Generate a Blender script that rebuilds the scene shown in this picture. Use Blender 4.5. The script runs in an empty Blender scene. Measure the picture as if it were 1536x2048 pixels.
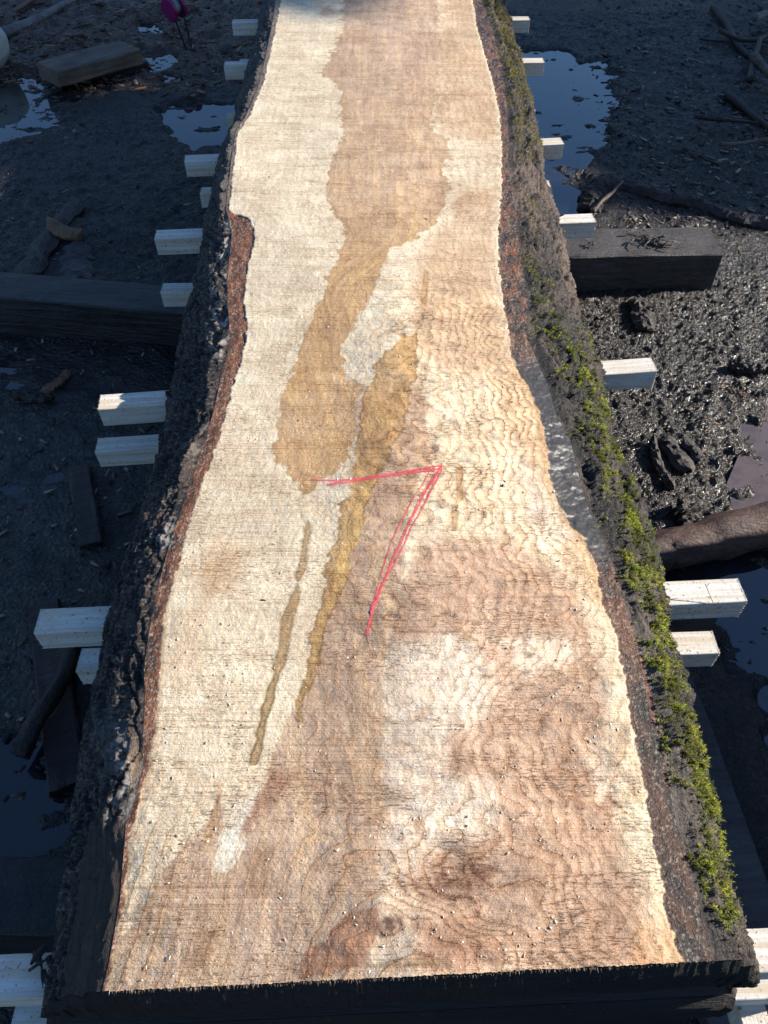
import bpy, math, random
import numpy as np
from mathutils import Vector

# ------------------------------------------------------------------ camera, world, sun, exposure
S = bpy.context.scene
COL = S.collection
CAMH = 1.58                 # camera height above the mud
PITCH = math.radians(49.0)  # looking down
F = 1539.0                  # focal length in pixels of the 1536 x 2048 photograph
cd = bpy.data.cameras.new('camera'); cam = bpy.data.objects.new('camera', cd); COL.objects.link(cam)
cam.location = (0, 0, CAMH); cam.rotation_euler = (math.pi/2 - PITCH, 0, 0)
cd.sensor_fit = 'VERTICAL'; cd.sensor_height = 36; cd.sensor_width = 27; cd.lens = F/2048*36
cd.clip_start = 0.02; cd.clip_end = 2000
S.camera = cam
SUN_EL, SUN_AZ = 25.0, 12.0        # azimuth measured from +x towards +y
W = bpy.data.worlds.new('World'); S.world = W; W.use_nodes = True
wn = W.node_tree.nodes; wl = W.node_tree.links
sky = wn.new('ShaderNodeTexSky'); sky.sky_type = 'NISHITA'; sky.sun_disc = False
sky.sun_elevation = math.radians(SUN_EL); sky.sun_rotation = math.radians(90 - SUN_AZ)
sky.air_density = 1.0; sky.dust_density = 0.3; sky.ozone_density = 6.0
bg = wn['Background']; wl.new(sky.outputs[0], bg.inputs[0]); bg.inputs[1].default_value = 0.085
ld = bpy.data.lights.new('sun', 'SUN'); ld.energy = 4.6; ld.angle = math.radians(0.5); ld.color = (1.0, 0.94, 0.85)
sun = bpy.data.objects.new('sun', ld); COL.objects.link(sun)
el, az = math.radians(SUN_EL), math.radians(SUN_AZ)
sv = Vector((math.cos(az)*math.cos(el), math.sin(az)*math.cos(el), math.sin(el)))
sun.rotation_euler = sv.to_track_quat('Z', 'Y').to_euler()
S.view_settings.view_transform = 'Standard'; S.view_settings.look = 'None'
S.view_settings.exposure = 1.20; S.view_settings.gamma = 1.0

rng = np.random.default_rng(7); random.seed(7)
CAMP = np.array([0, 0, CAMH]); cP, sP = math.cos(PITCH), math.sin(PITCH)

def unp(u, v, z=0.0):
    """photo pixel -> point on the horizontal plane at height z"""
    a, b = (np.asarray(u, float)-768)/F, -(np.asarray(v, float)-1024)/F
    d = np.stack([a, cP + b*sP, -sP + b*cP], -1)
    t = (z - CAMH)/d[..., 2]
    return CAMP + d*np.asarray(t)[..., None]

def proj(P):
    P = np.asarray(P, float); X = P[..., 0]; Y = P[..., 1]; Z = P[..., 2]-CAMH
    zc = Y*cP - Z*sP; up = Y*sP + Z*cP
    zc = np.maximum(zc, 1e-4)
    return 768 + F*X/zc, 1024 - F*up/zc

# ------------------------------------------------------------------ noise
_T = rng.random(65536).astype(np.float64)
def vnoise(x, y, seed=0):
    xi = np.floor(x).astype(np.int64); yi = np.floor(y).astype(np.int64)
    fx = x-xi; fy = y-yi; fx = fx*fx*fx*(fx*(fx*6-15)+10); fy = fy*fy*fy*(fy*(fy*6-15)+10)
    def h(a, b): return _T[((a*73856093) ^ (b*19349663) ^ ((seed+1)*83492791)) & 65535]
    return (h(xi, yi)*(1-fx)+h(xi+1, yi)*fx)*(1-fy) + (h(xi, yi+1)*(1-fx)+h(xi+1, yi+1)*fx)*fy
def fbm(x, y, seed=0, oc=4, g=0.5):
    s = 0; a = 1; t = 0
    for i in range(oc):
        s = s + a*vnoise(x, y, seed+i*17); t += a; a *= g
        x, y = x*2.03+5.1, y*2.03+1.7
    return s/t
def sstep(a, b, x):
    t = np.clip((x-a)/(b-a), 0, 1); return t*t*(3-2*t)
def sdf(px, py, poly, maxd=60):
    """signed distance in pixels, negative inside (only exact near the polygon)"""
    P = np.asarray(poly, float); out = np.full(px.shape, float(maxd))
    m = (px > P[:, 0].min()-maxd) & (px < P[:, 0].max()+maxd) & (py > P[:, 1].min()-maxd) & (py < P[:, 1].max()+maxd)
    x = px[m]; y = py[m]; d = np.full(x.shape, 1e9); ins = np.zeros(x.shape, bool)
    for i in range(len(P)):
        ax, ay = P[i]; bx, by = P[(i+1) % len(P)]
        ex, ey = bx-ax, by-ay; L = ex*ex+ey*ey+1e-9
        t = np.clip(((x-ax)*ex+(y-ay)*ey)/L, 0, 1)
        d = np.minimum(d, (x-ax-t*ex)**2+(y-ay-t*ey)**2)
        if ay != by:
            c = ((ay > y) != (by > y)) & (x < ex*(y-ay)/(by-ay)+ax); ins ^= c
    d = np.sqrt(d); out[m] = np.minimum(np.where(ins, -d, d), maxd)
    return out
def pline_d(px, py, pts):
    P = np.asarray(pts, float); d = np.full(px.shape, 1e9)
    for i in range(len(P)-1):
        ax, ay = P[i]; ex, ey = P[i+1]-P[i]; L = ex*ex+ey*ey+1e-9
        t = np.clip(((px-ax)*ex+(py-ay)*ey)/L, 0, 1)
        d = np.minimum(d, (px-ax-t*ex)**2+(py-ay-t*ey)**2)
    return np.sqrt(d)

# ------------------------------------------------------------------ mesh helpers
def make_obj(name, V, Fc, mat, parent=None, smooth=True, cols=None, attrs=None):
    me = bpy.data.meshes.new(name)
    V = np.asarray(V, np.float32)
    if isinstance(Fc, np.ndarray):
        k = Fc.shape[1]; n = Fc.shape[0]
        me.vertices.add(len(V)); me.vertices.foreach_set('co', V.ravel())
        me.loops.add(n*k); me.loops.foreach_set('vertex_index', Fc.astype(np.int32).ravel())
        me.polygons.add(n); me.polygons.foreach_set('loop_start', np.arange(0, n*k, k, dtype=np.int32))
        me.update(calc_edges=True)
    else:
        me.from_pydata([tuple(map(float, v)) for v in V], [], [tuple(int(i) for i in f) for f in Fc]); me.update()
    if cols is not None:
        a = me.color_attributes.new('Col', 'FLOAT_COLOR', 'POINT')
        c = np.ones((len(V), 4), np.float32); c[:, :3] = cols; a.data.foreach_set('color', c.ravel())
    for k_, v_ in (attrs or {}).items():
        a = me.attributes.new(k_, 'FLOAT', 'POINT'); a.data.foreach_set('value', np.asarray(v_, np.float32).ravel())
    me.materials.append(mat)
    if smooth: me.polygons.foreach_set('use_smooth', np.ones(len(me.polygons), bool))
    me.validate()
    o = bpy.data.objects.new(name, me); COL.objects.link(o)
    if parent is not None: o.parent = parent
    return o
def gridfaces(nr, nc, flip=False):
    i = np.arange(nr-1)[:, None]*nc + np.arange(nc-1)[None, :]
    q = np.stack([i, i+1, i+nc+1, i+nc], -1).reshape(-1, 4)
    return q[:, ::-1] if flip else q
def tag(o, label=None, cat=None, group=None, kind=None):
    for k, v in (('label', label), ('category', cat), ('group', group), ('kind', kind)):
        if v: o[k] = v
    return o
def empty(name, loc=(0, 0, 0)):
    o = bpy.data.objects.new(name, None); o.empty_display_size = 0.05; o.location = loc; COL.objects.link(o); return o
class MB:
    def __init__(s): s.V = []; s.F = []; s.C = []
    def add(s, V, Fc, c=None):
        b = len(s.V); s.V += [tuple(v) for v in V]; s.F += [tuple(b+i for i in f) for f in Fc]
        if c is not None: s.C += [tuple(c)]*len(V)
    def build(s, name, mat, parent=None, smooth=False):
        return make_obj(name, np.array(s.V), s.F, mat, parent, smooth, cols=np.array(s.C) if s.C else None)

# ------------------------------------------------------------------ materials
class NT:
    def __init__(s, name):
        s.m = bpy.data.materials.new(name); s.m.use_nodes = True; s.n = s.m.node_tree.nodes; s.l = s.m.node_tree.links
        s.b = s.n['Principled BSDF']; s.tc = s.n.new('ShaderNodeTexCoord')
    def lk(s, a, b): s.l.new(a, b)
    def mapping(s, sc, rot=(0, 0, 0)):
        mp = s.n.new('ShaderNodeMapping'); mp.inputs['Scale'].default_value = sc; mp.inputs['Rotation'].default_value = rot
        s.lk(s.tc.outputs['Object'], mp.inputs['Vector']); return mp.outputs[0]
    def noise(s, sc, scale=1.0, detail=3, rough=0.5, dist=0.0):
        n = s.n.new('ShaderNodeTexNoise'); n.inputs['Scale'].default_value = scale; n.inputs['Detail'].default_value = detail
        n.inputs['Roughness'].default_value = rough; n.inputs['Distortion'].default_value = dist
        s.lk(s.mapping(sc), n.inputs['Vector']); return n.outputs[0]
    def rng(s, v, a, b, c=0.0, d=1.0, smooth=False):
        n = s.n.new('ShaderNodeMapRange'); n.inputs[1].default_value = a; n.inputs[2].default_value = b
        n.inputs[3].default_value = c; n.inputs[4].default_value = d
        if smooth: n.interpolation_type = 'SMOOTHSTEP'
        s.lk(v, n.inputs[0]); return n.outputs[0]
    def math(s, op, a, b=None, c=None):
        n = s.n.new('ShaderNodeMath'); n.operation = op
        for i, x in enumerate((a, b, c)):
            if x is None: continue
            if isinstance(x, (int, float)): n.inputs[i].default_value = x
            else: s.lk(x, n.inputs[i])
        return n.outputs[0]
    def mix(s, f, a, b, mode='MIX'):
        n = s.n.new('ShaderNodeMix'); n.data_type = 'RGBA'; n.blend_type = mode
        for x, inp in ((f, n.inputs[0]), (a, n.inputs[6]), (b, n.inputs[7])):
            if isinstance(x, (int, float)): inp.default_value = x
            elif isinstance(x, tuple): inp.default_value = (*x, 1)
            else: s.lk(x, inp)
        return n.outputs[2]
    def attr(s, name, fac=False):
        n = s.n.new('ShaderNodeAttribute'); n.attribute_name = name; return n.outputs['Fac' if fac else 'Color']
    def bump(s, h, dist, strength=1.0, prev=None):
        n = s.n.new('ShaderNodeBump'); n.inputs['Strength'].default_value = strength; n.inputs['Distance'].default_value = dist
        s.lk(h, n.inputs['Height'])
        if prev is not None: s.lk(prev, n.inputs['Normal'])
        return n.outputs[0]
    def done(s, color, rough, normal=None, spec=0.5):
        if isinstance(color, tuple): s.b.inputs['Base Color'].default_value = (*color, 1)
        else: s.lk(color, s.b.inputs['Base Color'])
        if isinstance(rough, (int, float)): s.b.inputs['Roughness'].default_value = rough
        else: s.lk(rough, s.b.inputs['Roughness'])
        s.b.inputs['Specular IOR Level'].default_value = spec
        if normal is not None: s.lk(normal, s.b.inputs['Normal'])
        return s.m

def mat_slab_top():
    t = NT('sawn_wood')
    col = t.attr('Col'); R = t.attr('ring', True); fig = t.attr('fig', True); wood = t.attr('wood', True)
    fr = t.math('FRACT', t.math('ADD', R, t.math('MULTIPLY', t.noise((70, 70, 1), 1, 3, .6), 0.22)))
    line = t.math('SUBTRACT', 1.0, t.rng(fr, 0.0, 0.13, 0, 1, True))
    line2 = t.rng(fr, 0.45, 1.0, 0, 1, True)
    patch = t.rng(t.noise((7, 17, 1), 1, 4, .6), .43, .62, 0, 1, True)
    patch2 = t.rng(t.noise((5, 26, 1), 1, 4, .65, .5), .42, .64, 0, 1, True)
    saw = t.noise((3.5, 300, 1), 1, 4, .7)
    saw2 = t.noise((14, 650, 1), 1, 3, .65)
    fuzz = t.noise((330, 430, 1), 1, 3, .7)
    clot = t.noise((110, 150, 1), 1, 4, .7)
    fib = t.noise((380, 60, 1), 1, 2, .6)
    pit = t.math('MULTIPLY', t.rng(t.noise((95, 420, 1), 1, 3, .7), .54, .66, 0, 1), patch)
    near_l = t.math('MULTIPLY', t.rng(fr, .0, .55, 1, 0, True), fig)
    torn = t.math('MULTIPLY', t.rng(clot, .50, .60, 0, 1), near_l)
    mott = t.noise((11, 8, 1), 1, 5, .65, 1.4)
    c = t.mix(t.rng(mott, .42, .62, .0, .7), col, (1.12, 1.12, 1.10), 'MULTIPLY')
    c = t.mix(t.rng(mott, .40, .62, .45, 0), c, (.80, .70, .60), 'MULTIPLY')
    c = t.mix(t.math('MULTIPLY', t.rng(saw, .36, .54, 1, 0), t.math('ADD', t.math('MULTIPLY', patch2, .48), .10)), c, (.52, .38, .28), 'MULTIPLY')
    c = t.mix(t.math('MULTIPLY', t.rng(saw2, .38, .52, 1, 0), t.math('ADD', t.math('MULTIPLY', patch, .40), .08)), c, (.58, .44, .34), 'MULTIPLY')
    c = t.mix(t.math('MULTIPLY', pit, .75), c, (.36, .24, .16), 'MULTIPLY')
    c = t.mix(t.math('MULTIPLY', torn, .55), c, (.46, .34, .25), 'MULTIPLY')
    c = t.mix(t.rng(fuzz, .40, .60, .32, 0), c, (.64, .54, .46), 'MULTIPLY')
    c = t.mix(t.rng(fib, .40, .60, .22, 0), c, (.74, .64, .54), 'MULTIPLY')
    c = t.mix(t.math('MULTIPLY', line2, t.math('MULTIPLY', fig, .5)), c, (.78, .62, .46), 'MULTIPLY')
    c = t.mix(t.math('MULTIPLY', line, t.math('MULTIPLY', fig, .62)), c, (.46, .30, .19), 'MULTIPLY')
    # height: terraces of the figure, saw marks, torn fibres
    terr = t.math('MULTIPLY', t.math('POWER', t.math('SUBTRACT', 1.0, fr), 1.3), fig)
    n = t.bump(terr, 0.0038, 1.0)
    n = t.bump(saw, 0.0022, 0.8, n)
    n = t.bump(t.math('ADD', clot, t.math('MULTIPLY', torn, -.5)), .0030, 0.8, n)
    n = t.bump(t.math('ADD', fuzz, t.math('MULTIPLY', pit, -1.0)), 0.0012, 0.9, n)
    # inner bark band
    wane = t.attr('wane', True); keep = t.math('SUBTRACT', 1.0, t.math('MULTIPLY', wane, .78))
    bn = t.noise((120, 90, 1), 1, 5, .7)
    cb = t.mix(t.math('MULTIPLY', keep, t.rng(bn, .40, .62, .7, 0)), col, (.42, .36, .34), 'MULTIPLY')
    speck = t.rng(t.noise((300, 300, 1), 1, 2, .6), .66, .74, 0, 1)
    cb = t.mix(t.math('MULTIPLY', speck, t.math('MULTIPLY', keep, .5)), cb, (.45, .33, .22))
    n2 = t.bump(t.math('MULTIPLY', bn, keep), 0.006, 1.0)
    cc = t.mix(wood, cb, c)
    mn = t.n.new('ShaderNodeMix'); mn.data_type = 'VECTOR'
    t.lk(wood, mn.inputs[0]); t.lk(n2, mn.inputs[4]); t.lk(n, mn.inputs[5])
    return t.done(cc, t.rng(wood, 0, 1, .42, .72), mn.outputs[1], .35)

def mat_vcol(name, rough=.6, bumps=((120, 120, 120, .003, .8),), spec=.4, dark=.5, speck=None):
    t = NT(name); c = t.attr('Col'); nrm = None; first = True
    for (a, b, c_, dist, st) in bumps:
        h = t.noise((a, b, c_), 1, 5, .68); nrm = t.bump(h, dist, st, nrm)
        if first: c = t.mix(t.rng(h, .38, .60, dark, 0), c, (.35, .30, .28), 'MULTIPLY'); first = False
    if speck:
        sp = t.rng(t.noise((speck[0],)*3, 1, 2, .6), speck[1], speck[1]+.06, 0, 1)
        c = t.mix(t.math('MULTIPLY', sp, speck[3] if len(speck) > 3 else .8), c, speck[2])
    return t.done(c, rough, nrm, spec)

def mat_stick():
    t = NT('spruce_stick')
    oi = t.n.new('ShaderNodeObjectInfo')
    add = t.n.new('ShaderNodeVectorMath'); add.operation = 'ADD'
    t.lk(t.tc.outputs['Object'], add.inputs[0])
    cx = t.n.new('ShaderNodeCombineXYZ')
    r10 = t.math('MULTIPLY', oi.outputs['Random'], 10.0)
    for i in range(3): t.lk(r10, cx.inputs[i])
    t.lk(cx.outputs[0], add.inputs[1])
    def nz(sc, d=3, r=.5, dist=0):
        mp = t.n.new('ShaderNodeMapping'); mp.inputs['Scale'].default_value = sc; t.lk(add.outputs[0], mp.inputs[0])
        n = t.n.new('ShaderNodeTexNoise'); n.inputs['Scale'].default_value = 1; n.inputs['Detail'].default_value = d
        n.inputs['Roughness'].default_value = r; n.inputs['Distortion'].default_value = dist; t.lk(mp.outputs[0], n.inputs[0]); return n.outputs[0]
    g = nz((3, 90, 90), 3, .6, .6); f = nz((30, 500, 500), 3, .6); sp = nz((160, 160, 160), 2, .6); big = nz((9, 14, 14), 3, .6)
    c = t.mix(t.rng(g, .40, .62, 0, .8), (.69, .67, .61), (.54, .44, .31))
    c = t.mix(t.rng(big, .50, .68, 0, .6), c, (.60, .47, .31))
    c = t.mix(t.rng(f, .40, .6, .40, 0), c, (.80, .74, .68), 'MULTIPLY')
    c = t.mix(t.rng(sp, .63, .68, 0, .75), c, (.16, .09, .045))
    nrm = t.bump(f, .0007, .7, t.bump(sp, .001, .5))
    return t.done(c, .75, nrm, .3)

def mat_mud():
    t = NT('wet_mud'); c = t.attr('Col'); wet = t.attr('wet', True)
    a = t.noise((75, 75, 75), 1, 5, .65); b = t.noise((330, 330, 330), 1, 3, .7)
    vo = t.n.new('ShaderNodeTexVoronoi'); vo.inputs['Scale'].default_value = 85; vo.inputs['Randomness'].default_value = 1
    t.lk(t.tc.outputs['Object'], vo.inputs['Vector'])
    c = t.mix(t.rng(a, .40, .62, .75, 0), c, (.35, .32, .30), 'MULTIPLY')
    sp = t.rng(t.noise((190, 120, 190), 1, 2, .6), .67, .72, 0, .8)
    c = t.mix(t.math('MULTIPLY', sp, t.math('SUBTRACT', 1.0, wet)), c, (.10, .075, .05))
    amp = t.rng(wet, 0, 1, 1, .5)
    vo2 = t.n.new('ShaderNodeTexVoronoi'); vo2.inputs['Scale'].default_value = 190
    t.lk(t.tc.outputs['Object'], vo2.inputs['Vector'])
    n = t.bump(t.math('MULTIPLY', a, amp), .010, 1.0)
    n = t.bump(t.math('MULTIPLY', vo2.outputs['Distance'], t.math('MULTIPLY', amp, -1.0)), .005, .9, n)
    n = t.bump(t.math('MULTIPLY', vo.outputs['Distance'], t.math('MULTIPLY', amp, -1.0)), .011, .9, n)
    n = t.bump(t.math('MULTIPLY', b, amp), .005, 1.0, n)
    rg = t.math('ADD', t.rng(wet, 0, 1, .26, .15), t.rng(b, .35, .65, -.12, .10))
    return t.done(c, rg, n, .5)

def mat_plain(name, col, rough=.5, sc=(40, 40, 40), dist=.002, var=(.6, .6, .6), spec=.4, det=4):
    t = NT(name); h = t.noise(sc, 1, det, .65)
    c = t.mix(t.rng(h, .35, .65, .8, 0), col, var, 'MULTIPLY')
    return t.done(c, rough, t.bump(h, dist, .9), spec)

def mat_timber(name, ca, cb, sc, rough=.55):
    t = NT(name); g = t.noise(sc, 1, 5, .65, .4); b = t.noise((6, 6, 6), 1, 4, .6); f = t.noise((150, 150, 150), 1, 3, .7)
    c = t.mix(t.rng(g, .35, .65), ca, cb); c = t.mix(t.rng(b, .40, .62, .7, 0), c, (.45, .40, .38), 'MULTIPLY')
    c = t.mix(t.rng(f, .66, .71, 0, .5), c, (.16, .12, .08))
    return t.done(c, rough, t.bump(g, .006, 1.0, t.bump(f, .003, .8, t.bump(b, .02, .6))), .4)

M_TOP = mat_slab_top(); M_STICK = mat_stick(); M_MUD = mat_mud()
M_BARK = mat_vcol('bark', .58, ((150, 75, 150, .007, 1.0), (420, 300, 420, .002, .9)), .35, .6)
M_END = mat_timber('dark_end_grain', (.020, .015, .012), (.010, .008, .007), (18, 18, 200), .7)  # near-black holds the backlit end's shade and a supposed end sealer
M_WATERB = None

# ------------------------------------------------------------------ traced outlines (pixels of the photograph)
WL = [(580,-120),(562,0),(550,60),(540,110),(527,165),(500,230),(478,262),(470,310),(462,380),(458,418),(468,428),(495,436),(508,460),(508,485),(498,520),(490,560),(488,610),(495,645),(490,690),(472,750),(455,810),(440,870),(420,930),(398,985),(380,1040),(364,1100),(347,1160),(332,1220),(322,1290),(318,1340),(316,1400),(305,1470),(298,1540),(285,1590),(262,1650),(255,1720),(248,1800),(235,1870),(225,1930),(212,1983),(205,2060)]
BL = [(570,-120),(552,0),(542,60),(532,110),(518,170),(490,235),(472,262),(464,310),(456,380),(452,418),(458,440),(464,470),(458,520),(455,560),(455,600),(458,640),(460,690),(442,755),(428,820),(408,890),(385,955),(362,1020),(340,1085),(322,1150),(306,1220),(294,1290),(288,1340),(290,1400),(286,1470),(286,1540),(274,1590),(252,1650),(246,1720),(240,1800),(228,1870),(217,1930),(204,1983),(198,2060)]
SL = [(540,-120),(530,0),(520,60),(503,130),(478,220),(460,290),(438,370),(422,450),(398,530),(380,610),(366,680),(350,760),(338,830),(325,900),(308,980),(283,1060),(260,1120),(238,1200),(220,1270),(206,1350),(188,1430),(170,1500),(155,1570),(148,1650),(140,1720),(122,1800),(120,1860),(108,1930),(98,2010),(90,2080)]
WR = [(915,-120),(945,0),(955,60),(970,110),(985,160),(1000,230),(1003,290),(1003,360),(1000,430),(995,480),(998,540),(1005,600),(1015,650),(1020,700),(1035,740),(1065,790),(1085,840),(1095,890),(1100,950),(1112,1000),(1135,1040),(1165,1075),(1190,1120),(1197,1160),(1205,1210),(1225,1250),(1240,1310),(1250,1380),(1262,1440),(1275,1510),(1290,1570),(1298,1640),(1310,1710),(1325,1770),(1335,1820),(1345,1870),(1365,1925),(1380,1990)]
BR = [(930,-120),(962,0),(985,60),(1002,120),(1012,200),(1017,280),(1014,330),(1024,380),(1032,430),(1037,480),(1045,540),(1056,600),(1054,640),(1055,680),(1072,715),(1095,770),(1112,830),(1140,880),(1155,940),(1170,1000),(1195,1060),(1222,1120),(1240,1170),(1255,1230),(1285,1310),(1300,1380),(1318,1460),(1335,1550),(1352,1640),(1375,1720),(1395,1790),(1410,1850),(1428,1925),(1440,1990)]
SR = [(975,-120),(1003,0),(1030,100),(1052,180),(1068,260),(1078,320),(1100,400),(1120,480),(1140,560),(1150,610),(1175,680),(1196,760),(1212,840),(1235,920),(1262,980),(1285,1060),(1308,1130),(1330,1230),(1348,1330),(1372,1420),(1392,1530),(1408,1600),(1430,1680),(1450,1760),(1462,1820),(1472,1870),(1484,1960),(1492,2030)]
ZT, TH, ST = 0.58, 0.11, 0.05
ZB = ZT-TH
yfar = float(unp(750, -100, ZT)[1])
def outline(px, z):
    P = unp([p[0] for p in px], [p[1] for p in px], z); o = np.argsort(P[:, 1]); return P[o, 1], P[o, 0]
def fx(px, z):
    ys, xs = outline(px, z); return lambda y: np.interp(y, ys, xs)
fWL, fBL, fWR, fBR = fx(WL, ZT), fx(BL, ZT), fx(WR, ZT), fx(BR, ZT)
fSL, fSR = fx(SL, ZB), fx(SR, ZB)
E0 = unp(212, 1983, ZT); E1 = unp(1365, 1925, ZT)          # near end of the top face
nslope = (E1[1]-E0[1])/(E1[0]-E0[0])
def ynear(x): return E0[1] + nslope*(x-E0[0])

# ------------------------------------------------------------------ the top slab
nr, nc = 1150, 380
tt = np.linspace(0, 1, nr); yy = (np.exp(tt*1.75)-1)/(np.exp(1.75)-1)
ss = np.linspace(0, 1, nc)
Yb = E0[1] + yy*(yfar-E0[1])
Y = np.repeat(Yb[:, None], nc, 1); X = np.zeros_like(Y)
for it in range(3):
    xl, xr = fBL(Y[:, 0]), fBR(Y[:, -1])
    X = xl[:, None] + (xr-xl)[:, None]*ss[None, :]
    Y = ynear(X) + yy[:, None]*(yfar-ynear(X))
P0 = np.stack([X, Y, np.full_like(X, ZT)], -1)
pu, pv = proj(P0)
wob = (fbm(X*60, Y*60, 3, 3)-.5)*.010 + (fbm(X*260, Y*260, 9, 2)-.5)*.004
dL = X - fWL(Y) + wob                       # metres inside the wood, from the left and right
dR = fWR(Y) - X + wob
wood = sstep(-.0006, .0012, np.minimum(dL, dR))
out = np.maximum(-np.minimum(dL, dR), 0)
isR = dR < dL
# colours --------------------------------------------------------------
wu = pu + (fbm(X*35, Y*35, 21, 4)-.5)*30 + (fbm(X*150, Y*150, 22, 2)-.5)*7
wv = pv + (fbm(X*35, Y*35, 31, 4)-.5)*22
C = np.empty(X.shape+(3,)); C[:] = (.84, .735, .545)
def paint(poly, col, w=5, k=1.0, raw=False, soft=None):
    a = sdf(pu if raw else wu, pv if raw else wv, poly)
    m = sstep(w, -w, a)*k
    C[:] = C*(1-m[..., None]) + np.array(col)*m[..., None]
    return m, a
def edge(a, col, w=2.2, k=.6):
    m = np.exp(-(a/w)**2)*k
    C[:] = C*(1-m[..., None]) + np.array(col)*m[..., None]
# cooler sapwood high up on the slab, warm lower
m = sstep(420, 900, pv)*sstep(0, 1, (fbm(X*4, Y*2, 41, 4)-.30)*2.2)
C[:] = C*(1-.35*m[..., None]) + np.array((.76, .60, .38))*.35*m[..., None]
# brown on the right
paint([(890,-140),(945,-140),(990,130),(1003,230),(990,440),(1010,640),(1018,700),(960,760),(840,720),(820,600),(850,490),(905,440),(910,380),(960,330),(930,280),(880,260),(870,200),(880,60)], (.58,.39,.23), 22, .75)
paint([(895,285),(1000,285),(1003,375),(900,385),(890,340)], (.74,.64,.47), 14, .8)
m,a = paint([(985,700),(1040,745),(1085,820),(1098,900),(1112,990),(1190,1120),(1200,1200),(1160,1180),(1120,1100),(1040,1010),(1010,900),(995,800),(975,740)], (.66,.46,.27), 16, .65)
paint([(850,1080),(1010,1080),(1140,1160),(1220,1260),(1245,1420),(1275,1600),(1310,1780),(1330,1925),(770,1960),(740,1780),(770,1640),(800,1400),(770,1280),(800,1180)], (.55,.375,.26), 28, .92)
paint([(1050,1150),(1180,1230),(1230,1400),(1262,1600),(1290,1800),(1320,1925),(1080,1940),(1060,1700),(1100,1450),(1030,1250)], (.46,.295,.185), 40, .6)
for poly in ([(790,1300),(900,1270),(990,1330),(960,1440),(880,1480),(800,1470)],[(785,1520),(860,1500),(900,1560),(980,1590),(980,1670),(860,1690),(800,1660)],[(1010,1280),(1130,1260),(1150,1310),(1060,1360)],[(1170,1500),(1200,1490),(1240,1560),(1190,1600)],[(1010,860),(1090,980),(1150,1080),(1080,1090),(1040,990)]):
    paint(poly, (.80,.71,.56), 24, .75)
# heartwood
HEART = [(685,-140),(685,0),(690,60),(672,95),(655,120),(648,150),(680,165),(688,230),(685,270),(668,320),(655,380),(662,420),(690,455),(688,500),(660,545),(640,600),(610,670),(590,735),(572,800),(548,870),(552,910),(575,945),(600,985),(625,980),(650,960),(665,940),(690,920),(712,860),(700,800),(730,775),(690,745),(680,730),(685,690),(705,655),(735,600),(760,540),(780,495),(830,470),(870,450),(890,410),(895,370),(885,340),(897,310),(893,280),(860,260),(870,200),(880,100),(870,0),(860,-140)]
PINK = [(825,770),(850,800),(850,850),(880,900),(830,960),(815,1040),(800,1100),(800,1200),(765,1280),(770,1400),(770,1500),(785,1600),(775,1700),(750,1790),(745,1850),(760,2000),(560,2000),(340,2010),(225,2010),(232,1900),(295,1800),(345,1720),(385,1670),(425,1630),(438,1590),(447,1620),(432,1700),(430,1742),(455,1740),(470,1700),(500,1650),(520,1590),(545,1530),(550,1500),(580,1440),(600,1400),(620,1340),(650,1260),(670,1190),(690,1100),(705,1000),(720,900),(715,850),(700,800),(760,770)]
m, a = paint(PINK, (.575,.40,.275), 6, .88); edge(a, (.52,.34,.20), 2.5, .5)
m, a = paint(HEART, (.60,.42,.275), 3.2, .92); edge(a, (.42,.27,.11), 2.4, .75)
mh = m*sstep(330, 560, pv); C[:] = C*(1-.8*mh[..., None]) + np.array((.60,.38,.175))*.8*mh[..., None]
mh = m*sstep(260, 60, pv); C[:] = C*(1-.6*mh[..., None]) + np.array((.57,.43,.335))*.6*mh[..., None]
paint([(770,900),(810,930),(790,990),(760,1060),(740,1120),(720,1110),(745,1020)], (.50,.33,.23), 14, .6)
GOLD = [(798,668),(838,665),(832,720),(825,760),(815,810),(798,870),(775,910),(752,960),(738,1010),(722,1060),(708,1110),(690,1150),(678,1200),(662,1240),(645,1290),(630,1340),(610,1400),(598,1440),(590,1440),(600,1380),(618,1310),(635,1250),(645,1190),(665,1100),(680,1040),(690,980),(705,920),(720,860),(725,790),(740,765),(760,720),(785,700)]
m, a = paint(GOLD, (.55,.345,.145), 2.5, .9); edge(a, (.28,.18,.07), 2.4, .85)
paint([(735,960),(745,960),(722,1070),(700,1130),(672,1190),(650,1260),(630,1320),(622,1320),(645,1230),(665,1160),(690,1080),(712,1010)], (.70,.47,.19), 4, .75)
VEIN = [(613,1050),(622,1060),(618,1100),(610,1155),(603,1200),(588,1270),(572,1340),(547,1430),(530,1480),(515,1527),(499,1527),(512,1480),(528,1430),(553,1340),(563,1280),(573,1240),(588,1190),(597,1160),(603,1100)]
vy = np.array([1048,1120,1152,1185,1250,1320,1390,1450,1528]); vx_ = np.array([617,606,600,594,574,561,541,526,506])
vc = np.interp(pv, vy, vx_) + (fbm(Y*60, X*0, 57, 2)-.5)*7
hw = np.interp(pv, [1040,1055,1100,1140,1152,1165,1190,1240,1300,1335,1345,1380,1420,1440,1470,1480,1500,1528,1531], [0,6,5,8,7,0,8,12,9,11,4,7,9,4,8,4,9,7,0])
a = np.abs(pu-vc) - hw; m = sstep(1.5, -1.5, a)*(hw > .5)*.9; C[:] = C*(1-m[..., None]) + np.array((.47,.31,.15))*m[..., None]
kk = np.exp(-(a/3.0)**2)*(hw > 0)*np.interp(pv, [1050,1300,1400,1530], [.45,.6,.95,.95]); C[:] = C*(1-kk[..., None]) + np.array((.21,.165,.06))*kk[..., None]
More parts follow.
